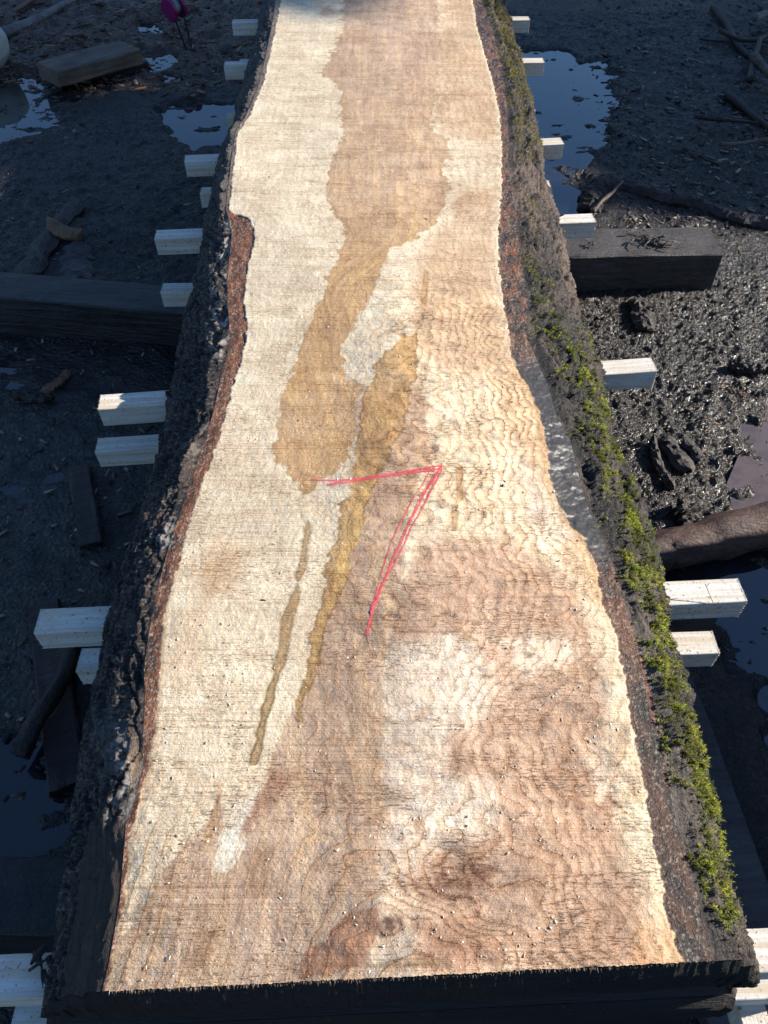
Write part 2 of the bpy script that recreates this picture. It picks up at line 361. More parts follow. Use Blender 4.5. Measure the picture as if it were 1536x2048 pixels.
for poly in ([(912,935),(924,935),(926,1000),(914,1005)],[(905,1010),(916,1010),(914,1060),(904,1060)],[(850,540),(858,545),(852,610),(846,640),(842,600)]):
    m, a = paint(poly, (.50,.33,.15), 3, .8, True); edge(a, (.36,.24,.10), 2.0, .5)
m, a = paint([(437,1562),(446,1565),(440,1640),(420,1680),(395,1700),(410,1660),(432,1630)], (.54,.36,.19), 6, .8)
zone = np.maximum(sstep(6, -6, sdf(wu, wv, HEART)), np.maximum(sstep(6, -6, sdf(wu, wv, PINK)), sstep(4, -4, sdf(pu, pv, GOLD))))
gxx = X*(1.0)+.17*np.clip(Y-.6, -2, 2)*sstep(450, 600, pv)
st1 = fbm(gxx*75+fbm(X*12, Y*12, 211, 2)*2.2, Y*5, 212, 4)-.5; st2 = fbm(gxx*210, Y*9, 213, 3)-.5
C *= (1+zone*(st1*.42+st2*.30))[..., None]; C[..., 2] *= 1-.09*zone*sstep(.0, .25, st1)
C *= (1+(1-zone)*(fbm(X*55, Y*4, 214, 4)-.5)*.16)[..., None]
# island of sapwood inside the heart
m, a = paint([(690,690),(705,655),(760,600),(800,580),(830,590),(815,655),(780,700),(745,730),(735,765),(700,760),(682,735)], (.82,.71,.52), 3, .95)
m, a = paint([(650,960),(672,935),(700,915),(712,880),(705,940),(690,990),(660,1010),(630,1000)], (.80,.70,.52), 6, .8)
m, a = paint([(432,1700),(450,1640),(480,1600),(520,1585),(505,1640),(478,1700),(460,1742),(430,1745)], (.84,.76,.60), 3, .9)
m, a = paint([(782,1285),(900,1268),(960,1300),(972,1420),(900,1475),(900,1530),(984,1560),(982,1672),(930,1682),(862,1700),(822,1770),(745,1830),(768,1640),(776,1450)], (.78,.69,.56), 12, .52)
m, a = paint([(752,1760),(790,1730),(830,1790),(835,1860),(825,1935),(745,1940),(740,1850)], (.68,.55,.40), 7, .8)
for poly, cc, w, k in (([(600,1930),(612,1900),(655,1880),(665,1850),(700,1825),(752,1815),(748,1870),(735,1930),(600,1960)], (.36,.17,.085), 4, .85),
    ([(500,1700),(540,1700),(545,1760),(520,1800),(495,1770)], (.38,.23,.13), 14, .7),
    ([(545,1530),(600,1545),(560,1600),(520,1640),(480,1680),(515,1600)], (.42,.23,.14), 8, .7),
    ([(830,1840),(950,1830),(1000,1900),(990,1935),(830,1940)], (.40,.23,.14), 22, .7),
    ([(400,1860),(440,1850),(420,1900),(395,1950),(370,1950)], (.42,.26,.13), 8, .7),
    ([(640,16),(660,14),(665,22),(650,34),(640,28)], (.56,.44,.28), 4, .8),
    ([(880,205),(898,195),(895,225),(880,245),(868,250)], (.50,.34,.22), 6, .7),
    ([(405,1120),(440,1080),(490,1100),(470,1180),(410,1200)], (.60,.39,.21), 18, .6),
    ([(355,1230),(400,1210),(390,1330),(350,1390),(330,1330)], (.66,.48,.31), 25, .45),
    ([(1270,1850),(1345,1850),(1372,1935),(1265,1945)], (.56,.31,.15), 14, .85),
    ([(840,1568),(855,1568),(855,1590),(840,1590)], (.48,.30,.19), 3, .7),
    ([(835,1640),(850,1640),(848,1670),(835,1675)], (.48,.30,.19), 4, .6)):
    paint(poly, cc, w, k)
# light sapwood seam and darker rim close to the bark
m = sstep(.055, .02, dR)*sstep(1130, 1250, pv)*(.35+.65*sstep(.35, .6, fbm(X*10, Y*9, 61, 3))); C[:] = C*(1-.85*m[..., None]) + np.array((.78,.70,.50))*.85*m[..., None]
m = sstep(.020, .004, dR)*(.15+.65*sstep(680, 760, pv)*sstep(1300, 1180, pv)+.5*sstep(1750,1850,pv))*(.5+.8*fbm(X*30,Y*14,65,3)); C[:] = C*(1-m[..., None]) + np.array((.58,.36,.17))*m[..., None]
m = sstep(.012, .004, dR)*sstep(640, 560, pv)*.8; C[:] = C*(1-m[..., None]) + np.array((.74,.66,.48))*m[..., None]
m = sstep(.010, .002, dL)*sstep(1100, 1250, pv)*.7; C[:] = C*(1-m[..., None]) + np.array((.45,.31,.18))*m[..., None]
# stripes of growth near the left bottom corner
m = sdf(pu, pv, [(250,1760),(430,1760),(480,1980),(215,1980)]); mm = sstep(12, -30, m)*(.5+.5*np.sin((pu+ (pv-1760)*.22+20*fbm(X*20, Y*6, 5, 3))*.28))*.45
C[:] = C*(1-mm[..., None]) + np.array((.42,.26,.13))*mm[..., None]
# knots
for (kx, ky, kr, dk, br) in ((905,1768,78,.55,3.0),(972,1745,26,.8,5.0),(880,1775,22,.6,5.0),(935,1772,18,.6,5.0),(775,1850,36,1.1,2.0),(815,1770,40,.4,3.0)):
    r = np.sqrt(((wu-kx)/1.0)**2+((wv-ky)/.72)**2)/kr
    m = np.clip(sstep(1.15, .45, r)*dk*(.85+.35*np.sin(r*9*br*.6)),0,1); C[:] = C*(1-m[..., None]) + np.array((.20,.085,.045))*m[..., None]
r = np.hypot(wu-770, (wv-1838)*1.3); m = sstep(13, 5, r)*.95; C[:] = C*(1-m[..., None])+np.array((.06,.03,.02))*m[..., None]
r = np.abs(pv-1930-(pu-800)*-.045)+2*np.abs(fbm(X*30,Y*30,8)-.5)*10; m = sstep(10, 3, r)*sstep(95,60,np.abs(pu-815))*.55; C[:] = C*(1-m[..., None])+np.array((.22,.17,.06))*m[..., None]
C *= (1+ (fbm(X*5, Y*3.5, 71, 5)-.5)*.26)[..., None]
bl = sstep(.50, .72, fbm(X*9, Y*9, 77, 4))*.10; C[:] = C*(1-bl[..., None]) + np.array((.76,.70,.58))*bl[..., None]
for (yb_, hb, kb) in ((622,26,-.10),(648,10,.10),(747,8,-.10),(1050,12,.07),(1010,50,.05),(1330,30,-.06),(1480,14,.06),(1650,20,-.08),(1860,10,.08)):
    C *= (1-kb*np.exp(-((pv-yb_+(pu-768)*.045+10*(fbm(X*4,Y*0,int(yb_),2)-.5))/hb)**2)*wood)[..., None]
# figure: a warped ring field; its contour lines are the terraces
fig = sstep(430, 700, pv)*sstep(560, 760, pu+.12*(pv-1000))*.9
fig = np.maximum(fig, .34+.0*pv); fig = np.maximum(fig, .75*sstep(1480, 1650, pv))
fig = np.maximum(fig, .5*sstep(10, -10, sdf(wu, wv, PINK))+.45*sstep(10,-10,sdf(wu,wv,GOLD))*1.0)
fig *= .72+.6*sstep(.35, .62, fbm(X*6, Y*4, 88, 3)); fig *= 1+.35*sstep(860,960,pu)*sstep(560,700,pv)*sstep(1700,1500,pv); fig *= sstep(-.002, .02, dR)*sstep(-.002, .02, dL)
xm = (X-.03)/(fWR(Y)-fWL(Y))*.66
q = sstep(300, 900, pv)
amp = (.12+.88*sstep(500, 780, pu))*(.55+.45*q)
low = sstep(1150, 1500, pv)
ring = np.sqrt(xm*xm+.004)*(54-4*low) + amp*((fbm(X*5, Y*6, 91, 2)-.5)*(2.6+2.5*low) + (vnoise(X*17, Y*34, 95)-.5)*1.35 + (vnoise(X*36, Y*52, 96)-.5)*.75 + (vnoise(X*90, Y*90, 97)-.5)*.25) + (fbm(X*1.6, Y*1.1, 93, 2)-.5)*5 + low*9*Y
quilt = (vnoise(X*24+vnoise(X*9, Y*9, 98)*1.5, Y*62, 99)-.5)*.0030 + (vnoise(X*55, Y*100, 100)-.5)*.0012
rk = np.hypot(pu-905, (pv-1765)*1.35)/160; ring = ring + 3.0*np.exp(-rk*rk)
# bark band (inner bark seen on the sawn plane, sliding down towards the outside)
cb = np.empty_like(C); nb = fbm(X*70, Y*30, 101, 4)
cb[:] = (.20, .078, .034); k = sstep(.36, .66, nb)[..., None]*np.where(isR, .55+.45*sstep(.002,.012,out), np.clip((.30+.35*sstep(880,1080,pv))*(.35+1.1*sstep(.004,.016,out+(fbm(X*25,Y*18,109,3)-.5)*.014)),0,1))[..., None]; cb[:] = cb*(1-k) + np.array((.035,.020,.015))*k
k = (sstep(.80, .84, fbm(X*90, Y*11, 105, 2)))[..., None]*.8; cb[:] = cb*(1-k)+np.array((.34,.10,.035))*k
isR = dR < dL
g = isR*sstep(670, 760, pv)*sstep(1150, 1090, pv); nz = fbm(X*40, Y*40, 111, 4)
grey = np.array((.050,.048,.050))*(.85+.3*nz[..., None]) ; dust = (.4*sstep(.42, .72, fbm(X*14, Y*14, 113, 5))*sstep(960, 1030, pv)*sstep(.03,.008,out))[..., None]
grey = grey*(1-.7*dust)+np.array((.34,.30,.25))*.7*dust
cb[:] = cb*(1-g[..., None]) + grey*g[..., None]
cb[:] = cb*(1 - (isR*(.35+.3*sstep(1330,1500,pv)))[..., None])
g2 = (~isR)*sstep(430, 380, pv); cb[:] = cb*(1-g2[..., None]) + np.array((.20,.15,.11))*g2[..., None]
k = (1-wood)*sstep(.66, .72, fbm(X*420, Y*420, 121, 2))*(.55*(~isR)+.40*isR)*(1-.85*g); cb[:] = cb*(1-k[..., None]) + np.array((.50,.43,.34))*k[..., None]
dark = np.exp(-(np.minimum(dL, dR)/.0016)**2)*.5*(isR*sstep(640,720,pv)*sstep(1150,1100,pv)+.2*isR); 
C = C*wood[..., None] + cb*(1-wood[..., None]); C = C*(1-dark[..., None]) + np.array((.08,.05,.035))*dark[..., None]
C = np.clip(C, .004, .88)
# heights
drop = out*(np.where(isR, .22, .04) + .30*(isR*sstep(670, 780, pv)*sstep(1150, 1080, pv))) + (1-wood)*.0015 + (1-wood)*(nb-.3)*.005*(1-.8*g)
drop = drop - (1-wood)*.0015*(~isR)
hz = -drop + wood*((fbm(X*3, Y*1.2, 131, 2)-.5)*.003 + (fbm(X*160, Y*160, 133, 2)-.5)*.0010 + quilt*np.clip(fig, 0, 1))
# cut end slightly furry
endw = sstep(.0035, 0, Y-ynear(X)); 
Zv = ZT + hz
Pn = CAMP + (P0-CAMP)*((CAMH-Zv)/(CAMH-ZT))[..., None]
Pn[0, :, 1] += (fbm(np.arange(nc)*.5, np.zeros(nc), 5, 4)-.5)*.0022+(rng.random(nc)-.5)*.0010
slab = empty('live_edge_slab', (0, 1.2, ZB))
tag(slab, 'long topmost wood slab with rippled sawn face, bark and mossy edges and a red mark', 'wood slab')
LOC = np.array([0, 1.2, ZB])
def child(name, V, Fc, mat, parent, **k):
    o = make_obj(name, V, Fc, mat, None, **k); o.parent = parent
    o.matrix_parent_inverse.identity(); o.location = -Vector(parent.location) if parent.parent is None else (0, 0, 0)
    return o
top = child('sawn_face', Pn.reshape(-1, 3), gridfaces(nr, nc), M_TOP, slab, cols=C.reshape(-1, 3), attrs={'ring': ring, 'fig': fig, 'wood': wood, 'wane': g})

# ------------------------------------------------------------------ bark edges
side_cr = {}
def bark_side(Ptop, fbot, zb, side, seed, ncx=64, name='bark', parent=None, over=None, rough=1.0, under=True):
    """swept bark from the edge of the sawn face down and out to the lower outline; side -1 left, +1 right"""
    n = len(Ptop); t = np.linspace(0, 1, ncx)
    top_ = Ptop; yb = top_[:, 1]; xb = fbot(yb)
    bot = np.stack([xb, yb, np.full(n, zb)], -1)
    V = top_[:, None, :]*(1-t)[None, :, None] + bot[:, None, :]*t[None, :, None]
    bul = np.sin(t*np.pi)*.010
    V[..., 0] += side*bul; V[..., 2] += bul*.9
    Yg = V[..., 1]; L = np.hypot(bot[:, 0]-top_[:, 0], top_[:, 2]-zb)
    s = np.cumsum(np.full(n, 0.0)); U = t[None, :]*np.maximum(L, .03)[:, None]
    ws = U + (fbm(U*12+seed, Yg*9, seed, 3)-.5)*.05
    rid = 1-np.abs(2*fbm(ws*36, Yg*9, seed+1, 3)-1)*2.2
    plate = 1-np.abs(2*vnoise(ws*24, Yg*7+3, seed+4)-1)
    lump = fbm(U*14, Yg*7, seed+7, 3)-.5; fine = fbm(U*120, Yg*80, seed+9, 3)-.5
    scl = np.abs(fbm(U*45, Yg*34, seed+11, 3)-.5)*2
    cr1 = np.exp(-((fbm(ws*30, Yg*8, seed+21, 3)-.5)/.035)**2); cr2 = np.exp(-((fbm(ws*55+9, Yg*26, seed+23, 3)-.5)/.04)**2)
    flake = fbm(ws*70, Yg*22, seed+25, 3); flake = (flake*7-np.floor(flake*7))
    h = (rid*.0045 + plate*.0095 + lump*.022 + fine*.0045 - scl*.006 - cr1*.0085 - cr2*.004 + flake*.0035)*rough
    side_cr[(side, seed)] = (np.maximum(cr1, .6*cr2), flake)
    env = sstep(0, .10, t)[None, :]*np.ones_like(h); h = h*env
    nx, nzv = side*.75, .66
    V[..., 0] += nx*h; V[..., 2] += nzv*h; V[..., 1] += (fbm(U*60, Yg*60, seed+13, 2)-.5)*.006*env
    if under:   # curl back beneath
        xt = V[:, -1, :].copy(); xt[:, 0] -= side*.05; xt[:, 2] -= .002
        V = np.concatenate([V, xt[:, None, :]], 1); h = np.concatenate([h, h[:, -1:]], 1)
        U = np.concatenate([U, U[:, -1:]], 1); t = np.append(t, 1.01)
    return V, h, U, t
def bark_colors(V, h, U, t, side, seed, P2):
    pu2, pv2 = proj(P2); Yg = V[..., 1]
    c = np.empty(V.shape); n1 = fbm(U*30, Yg*18, seed+40, 4)[..., None]
    if side < 0: a, b = np.array((.016,.012,.011)), np.array((.078,.054,.040))
    else: a, b = np.array((.020,.015,.013)), np.array((.075,.054,.042))
    c[:] = a*(1-sstep(.35,.65,n1)) + b*sstep(.35,.65,n1)
    c1, fl_ = side_cr[(side, seed)]; c1 = np.concatenate([c1, c1[:, -1:]], 1); fl_ = np.concatenate([fl_, fl_[:, -1:]], 1)
    c[:] = c*(1-.8*c1[..., None])*(.55+.9*fl_[..., None])
    if side < 0:
        # sawdust caught in the furrows close to the cut, pale lichen patches
        k = sstep(.56, .66, fbm(U*90, Yg*45, seed+51, 3))*sstep(.42, .10, t)[None, :]*sstep(380, 460, pv2)*sstep(.42,.55, fbm(U*8, Yg*5, seed+53, 2))
        c[:] = c*(1-.9*k[..., None]) + np.array((.46,.40,.33))*.9*k[..., None]
        k = sstep(.64, .70, fbm(U*300, Yg*300, seed+52, 2))*.55; c[:] = c*(1-k[..., None]) + np.array((.30,.25,.20))*k[..., None]
        k = np.exp(-(((pu2-232)/38)**2+((pv2-1500)/70)**2))*.55*sstep(.4,.6,fbm(U*60,Yg*60,seed+3,3)); c[:] = c*(1-k[..., None]) + np.array((.20,.22,.23))*k[..., None]
        k = np.exp(-(((pu2-272)/13)**2+((pv2-1530)/50)**2))*.9; c[:] = c*(1-k[..., None]) + np.array((.30,.19,.10))*k[..., None]
        k = sstep(1560, 1700, pv2)*sstep(.62, .50, t)[None, :]; w = (.55+.9*fbm(U*90, Yg*5, seed+60, 3))
        c[:] = c*(1-k[..., None]) + (np.array((.060,.043,.031))*w[..., None])*k[..., None]
        k = sstep(440, 380, pv2)*.8; c[:] = c*(1-k[..., None]) + (np.array((.12,.10,.085))*(.4+fbm(U*80,Yg*14,4,3))[..., None])*k[..., None]
    else:
        k = np.exp(-((pv2-380)/75)**2)*sstep(.3, .6, fbm(U*14, Yg*8, seed+61, 3)); c[:] = c*(1-.8*k[..., None]) + np.array((.17,.115,.085))*.8*k[..., None]
        k = sstep(.52, .66, fbm(U*16, Yg*10, seed+63, 4))*sstep(950,1100,pv2)*.6; c[:] = c*(1-k[..., None]) + np.array((.16,.125,.095))*k[..., None]
        k = sstep(640, 560, pv2)*sstep(430,500,pv2)*sstep(.5,.9,t)[None,:]*.7; c[:] = c*(1-k[..., None]) + np.array((.20,.14,.10))*k[..., None]
    return np.clip(c, .003, .8)
def resamp(P, n):
    i = np.linspace(0, len(P)-1, n); k = np.arange(len(P)); return np.stack([np.interp(i, k, P[:, j]) for j in range(3)], -1)
bark_data = {}
for side, col_i, f_, seed in ((-1, 0, fSL, 200), (1, -1, fSR, 300)):
    Pt = resamp(Pn[:, col_i, :], 1700)
    if side > 0:
        pvv = proj(Pt)[1]
    V, h, U, t = bark_side(Pt, f_, ZB, side, seed, ncx=80, rough=1.0 if side < 0 else 1.35)
    pu2, pv2 = proj(V)
    if side < 0:   # smooth bare strip near the lower left corner
        k = (sstep(1600, 1700, pv2)*sstep(.66, .50, t)[None, :]*.75)
        V[..., 0] -= side*.75*h*k; V[..., 2] -= .66*h*k
    c = bark_colors(V, h, U, t, side, seed, V)
    child('bark', V.reshape(-1, 3), gridfaces(V.shape[0], V.shape[1], flip=(side < 0)), M_BARK, slab, cols=c.reshape(-1, 3))
    bark_data[side] = V
# cut end of the slab: from bark corner to bark corner
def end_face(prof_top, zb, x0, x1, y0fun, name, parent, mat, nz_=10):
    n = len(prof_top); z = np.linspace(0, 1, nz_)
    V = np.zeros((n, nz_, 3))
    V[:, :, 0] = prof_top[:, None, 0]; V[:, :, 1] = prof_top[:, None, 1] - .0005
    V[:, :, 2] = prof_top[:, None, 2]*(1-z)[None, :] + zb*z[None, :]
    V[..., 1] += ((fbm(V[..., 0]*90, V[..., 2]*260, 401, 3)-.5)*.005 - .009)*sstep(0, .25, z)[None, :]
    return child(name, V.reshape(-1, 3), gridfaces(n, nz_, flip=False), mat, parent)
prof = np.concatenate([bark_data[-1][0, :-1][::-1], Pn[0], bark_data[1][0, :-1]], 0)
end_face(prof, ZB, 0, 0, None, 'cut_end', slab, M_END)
# underside
bl_, br_ = bark_data[-1][::20, -2], bark_data[1][::20, -2]
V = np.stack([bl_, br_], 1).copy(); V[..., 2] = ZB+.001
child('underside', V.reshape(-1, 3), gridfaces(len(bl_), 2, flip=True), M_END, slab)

# red crayon mark, an arrow-shaped seven: strokes of broken wax just proud of the wood
def mat_wax():
    t = NT('red_crayon'); n1 = t.noise((240, 900, 1), 1, 2, .7); n2 = t.noise((60, 420, 1), 1, 3, .6)
    a = t.math('MULTIPLY', t.rng(n1, .38, .50), t.rng(n2, .28, .38))
    t.lk(t.math('MULTIPLY', a, .92), t.b.inputs['Alpha'])
    return t.done(t.mix(n1, (.66,.035,.06), (.76,.16,.18)), .55, t.bump(n1, .001, .6), .3)
M_WAX = mat_wax(); wx = MB()
def stroke(pts, w):
    P = unp([p[0] for p in pts], [p[1] for p in pts], ZT+.0016); n = 40
    i = np.linspace(0, len(P)-1, n); Q = np.stack([np.interp(i, np.arange(len(P)), P[:, j]) for j in range(3)], -1)
    Q[:, 0] += (fbm(i*3, i*0+w*9000, 5, 2)-.5)*.003; Q[:, 1] += (fbm(i*3, i*0+w*7000, 6, 2)-.5)*.003
    T = np.gradient(Q, axis=0); T /= np.linalg.norm(T, axis=1)[:, None]; N = np.stack([-T[:, 1], T[:, 0], 0*T[:, 0]], -1)
    ww = 1.1*w*(.6+.8*fbm(i*5, i*0+w*3000, 7, 2))[:, None]
    V = np.empty((2*n, 3)); V[0::2] = Q-N*ww; V[1::2] = Q+N*ww
    iy = np.clip(np.searchsorted(Yb, V[:, 1]-nslope*(V[:, 0]-E0[0])*(1-np.clip((V[:, 1]-E0[1])/(yfar-E0[1]), 0, 1))), 0, nr-2); ix = np.array([np.searchsorted(X[a_], x_) for a_, x_ in zip(iy, V[:, 0])]).clip(1, nc-2)
    V[:, 2] = np.maximum(np.maximum(Zv[iy, ix], Zv[iy, ix-1]), np.maximum(Zv[iy+1, ix], Zv[np.maximum(iy-1, 0), ix]))+.00035; wx.add(V, [(2*k, 2*k+1, 2*k+3, 2*k+2) for k in range(n-1)])
for pts, w in (([(622,958),(680,960),(760,950),(884,930)], .0013),([(655,968),(668,968),(740,957),(884,936)], .0022),([(668,964),(760,952),(840,944),(870,941)], .0015),([(790,946),(884,930)],.0014),
               ([(882,931),(850,985),(822,1040),(790,1110),(765,1170),(745,1220),(735,1268)], .0020),([(884,938),(858,990),(826,1050),(797,1112),(760,1180),(740,1235),(733,1270)], .0013),
               ([(858,946),(820,1010),(788,1070),(768,1130),(752,1190),(736,1262)], .0009),([(868,948),(838,1000),(815,1050)], .0009),([(884,931),(846,992)],.0013)):
    stroke(pts, w)
child('crayon_mark', np.array(wx.V), wx.F, M_WAX, slab)

# moss on the right edge ---------------------------------------------------
def mat_moss():
    t = NT('moss'); c = t.attr('Col'); t.done(c, .6, None, .3)
    t.b.inputs['Subsurface Weight'].default_value = 0.0
    tr = t.n.new('ShaderNodeBsdfTranslucent'); t.lk(t.mix(1.0, c, (1.4,1.5,.8), 'MULTIPLY'), tr.inputs[0])
    mx = t.n.new('ShaderNodeMixShader'); mx.inputs[0].default_value = .35
    outn = t.n['Material Output']; t.lk(t.b.outputs[0], mx.inputs[1]); t.lk(tr.outputs[0], mx.inputs[2]); t.lk(mx.outputs[0], outn.inputs[0]); return t.m
M_MOSS = mat_moss()
MP = [(965,-60),(992,20),(1018,90),(1036,170),(1052,240),(1060,300)]
MP2 = [(1036,385),(1052,440),(1056,500),(1070,560),(1085,610),(1092,650),(1120,665),(1140,690),(1160,740),(1180,800),(1192,850),(1208,900),(1222,950),(1245,1000),(1268,1060),(1285,1110),(1302,1180),(1322,1260),(1340,1340),(1358,1410),(1378,1500),(1394,1590),(1420,1680),(1444,1750),(1458,1800)]
VR = bark_data[1][:, :-1]; pu3, pv3 = proj(VR)
d1 = np.minimum(pline_d(pu3, pv3, MP)/(22+.0*pv3), pline_d(pu3, pv3, MP2)/np.interp(pv3, [380, 640, 800, 1400, 1700, 1810], [17, 25, 28, 34, 42, 40]))
cl = fbm(VR[..., 0]*22, VR[..., 1]*22, 501, 3)
scale_px = 1/np.maximum(np.hypot(VR[..., 1], 1.05), 1)
cl2 = fbm(VR[..., 0]*60, VR[..., 1]*50, 503, 3)
wgt = sstep(1.7, .25, d1 + (cl-.5)*3.6)**1.2*(.12+.88*sstep(.45, .58, cl2))*np.interp(pv3, [0, 380, 500, 650, 2000], [.8, .35, .45, 1, 1])
tseg = np.linspace(0, 1, VR.shape[1])[None, :]
ar = np.gradient(VR[..., 1], axis=0)*.15; w_ = (wgt*ar).ravel(); w_ = np.maximum(w_, 0); w_ /= w_.sum()
NM = 24000
idx = rng.choice(VR.size//3, NM, p=w_); base = VR.reshape(-1, 3)[idx]; wv_ = wgt.ravel()[idx]; vv = pv3.ravel()[idx]
base = base + rng.normal(0, .0015, base.shape)
ph = rng.random(NM)*6.283; tilt = rng.random(NM)*1.0
dirv = np.stack([.62+.55*np.cos(ph)*tilt, .65*np.sin(ph)*tilt, .62+.35*np.sin(ph*2.3)*tilt], -1); dirv /= np.linalg.norm(dirv, axis=1)[:, None]
ln = (.0028+.0065*rng.random(NM)**1.5)*(.75+.6*cl.ravel()[idx])*np.interp(vv, [0, 600, 700, 2000], [.9, .8, 1.15, 1.2])
mV = []; mF = []; mC = []
side_v = np.cross(dirv, rng.normal(0, 1, (NM, 3))); side_v /= np.linalg.norm(side_v, axis=1)[:, None]
pal = np.array([(.19,.20,.018),(.12,.145,.014),(.28,.27,.03),(.06,.075,.012),(.14,.09,.03)])
hue = np.clip((fbm(base[:, 0]*14, base[:, 1]*10, 601, 3)-.2)*5+rng.normal(0, .8, NM), 0, 4).astype(int)
pc = pal[hue]*(.7+.6*rng.random(NM))[:, None]
pc = pc*(.45+.8*sstep(.3,.7,fbm(base[:, 0]*45, base[:, 1]*40, 603, 2)))[:, None]
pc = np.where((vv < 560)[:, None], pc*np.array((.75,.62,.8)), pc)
k = 0; nleaf = 7
Vm = np.zeros((NM, nleaf, 3, 3))
for j in range(nleaf):
    f = j/(nleaf-1); q0 = base + dirv*(ln*f*.85)[:, None] + np.array([0, 0, -.6])*((ln*f)**2*30)[:, None]
    a_ = ph + j*2.4; s2 = np.cross(dirv, side_v); lat = side_v*np.cos(a_)[:, None]+s2*np.sin(a_)[:, None]
    ll = (ln*.38*(1-.45*f)+.0008)[:, None]; wd = np.cross(lat, dirv)*(ll*.28)
    Vm[:, j, 0] = q0-wd; Vm[:, j, 1] = q0+wd; Vm[:, j, 2] = q0+lat*ll+dirv*ll*.75
mc = np.repeat(pc[:, None, :], nleaf*3, 1)
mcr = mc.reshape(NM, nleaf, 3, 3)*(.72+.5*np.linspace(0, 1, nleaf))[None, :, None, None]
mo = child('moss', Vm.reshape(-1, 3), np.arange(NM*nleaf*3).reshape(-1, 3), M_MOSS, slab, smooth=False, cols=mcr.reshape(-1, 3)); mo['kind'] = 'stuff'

# sawdust, crumbs and chips lying on the sawn face (numberless)
M_CRUMB = mat_vcol('crumbs', .8, ((300, 300, 300, .0008, .6),), .2, .3)
def crumbs(n, place, size, cols, aspect=1.0):
    P = place(n); out_v = np.zeros((n, 8, 3)); c = np.zeros((n, 8, 3))
    s = size[0]+(size[1]-size[0])*rng.random(n)**3
    cube = np.array([(-1,-1,0),(1,-1,0),(1,1,0),(-1,1,0),(-1,-1,1),(1,-1,1),(1,1,1),(-1,1,1)], float)
    th = rng.random(n)*6.283; asp = 1+rng.random(n)*aspect
    sh = cube[None]*np.stack([s*asp, s, s*.9], -1)[:, None, :]*(.7+.5*rng.random((n, 8, 1)))
    ct, st_ = np.cos(th)[:, None], np.sin(th)[:, None]
    out_v[..., 0] = sh[..., 0]*ct - sh[..., 1]*st_; out_v[..., 1] = sh[..., 0]*st_ + sh[..., 1]*ct; out_v[..., 2] = sh[..., 2]
    out_v += P[:, None, :]
    c[:] = np.array(cols)[rng.integers(0, len(cols), n)][:, None, :]*(.8+.4*rng.random((n, 1, 1)))
    f0 = np.array([(0,3,2,1),(4,5,6,7),(0,1,5,4),(1,2,6,5),(2,3,7,6),(3,0,4,7)])
    Fq = (np.arange(n)[:, None, None]*8+f0[None]).reshape(-1, 4)
    return out_v.reshape(-1, 3), Fq, c.reshape(-1, 3)
def on_slab(n):
    yl = []; 
    n3_ = n*6; y = .17 + rng.random(n3_)**1.9*3.2; x = fWL(y)+rng.random(n3_)*(fWR(y)-fWL(y)); ok = (y > ynear(x)+.004) & (rng.random(n3_) < .12+1.6*sstep(.42, .62, fbm(x*7, y*22, 444, 3)))
    x, y = x[ok][:n], y[ok][:n]; return np.stack([x, y, np.full(n, ZT-.0002)], -1)
V1 = crumbs(3400, on_slab, (.0002, .0010), [(.75,.66,.50),(.62,.45,.30),(.80,.72,.60)], 2.0)
V2 = crumbs(30, on_slab, (.0004, .0014), [(.05,.03,.02),(.12,.06,.03)], 2.0)
child('sawdust', np.concatenate([V1[0], V2[0]]), np.concatenate([V1[1], V2[1]+len(V1[0])]), M_CRUMB, slab, smooth=False, cols=np.concatenate([V1[2], V2[2]]))['kind'] = 'stuff'

# torn fibres along the sawn lip at the near end
fb = MB()
for q in range(420):
    x = random.uniform(E0[0], E1[0]); y = ynear(x); l_ = random.uniform(.001, .0045)*(1.6 if random.random() < .1 else 1); w_ = .00035
    z = ZT-random.uniform(0, .0015); dx = random.uniform(-.5, .5)*l_; cc_ = np.array((.62,.46,.32))*random.uniform(.35, 1.1)
    fb.add([(x-w_, y+.001, z), (x+w_, y+.001, z), (x, y+.0005, z-.0006), (x+dx, y-l_, z-random.uniform(-.1, .6)*l_)], [(0,1,3),(1,2,3),(2,0,3)], cc_)
child('torn_fibres', np.array(fb.V), fb.F, M_CRUMB, slab, smooth=False, cols=np.array(fb.C))['kind'] = 'stuff'

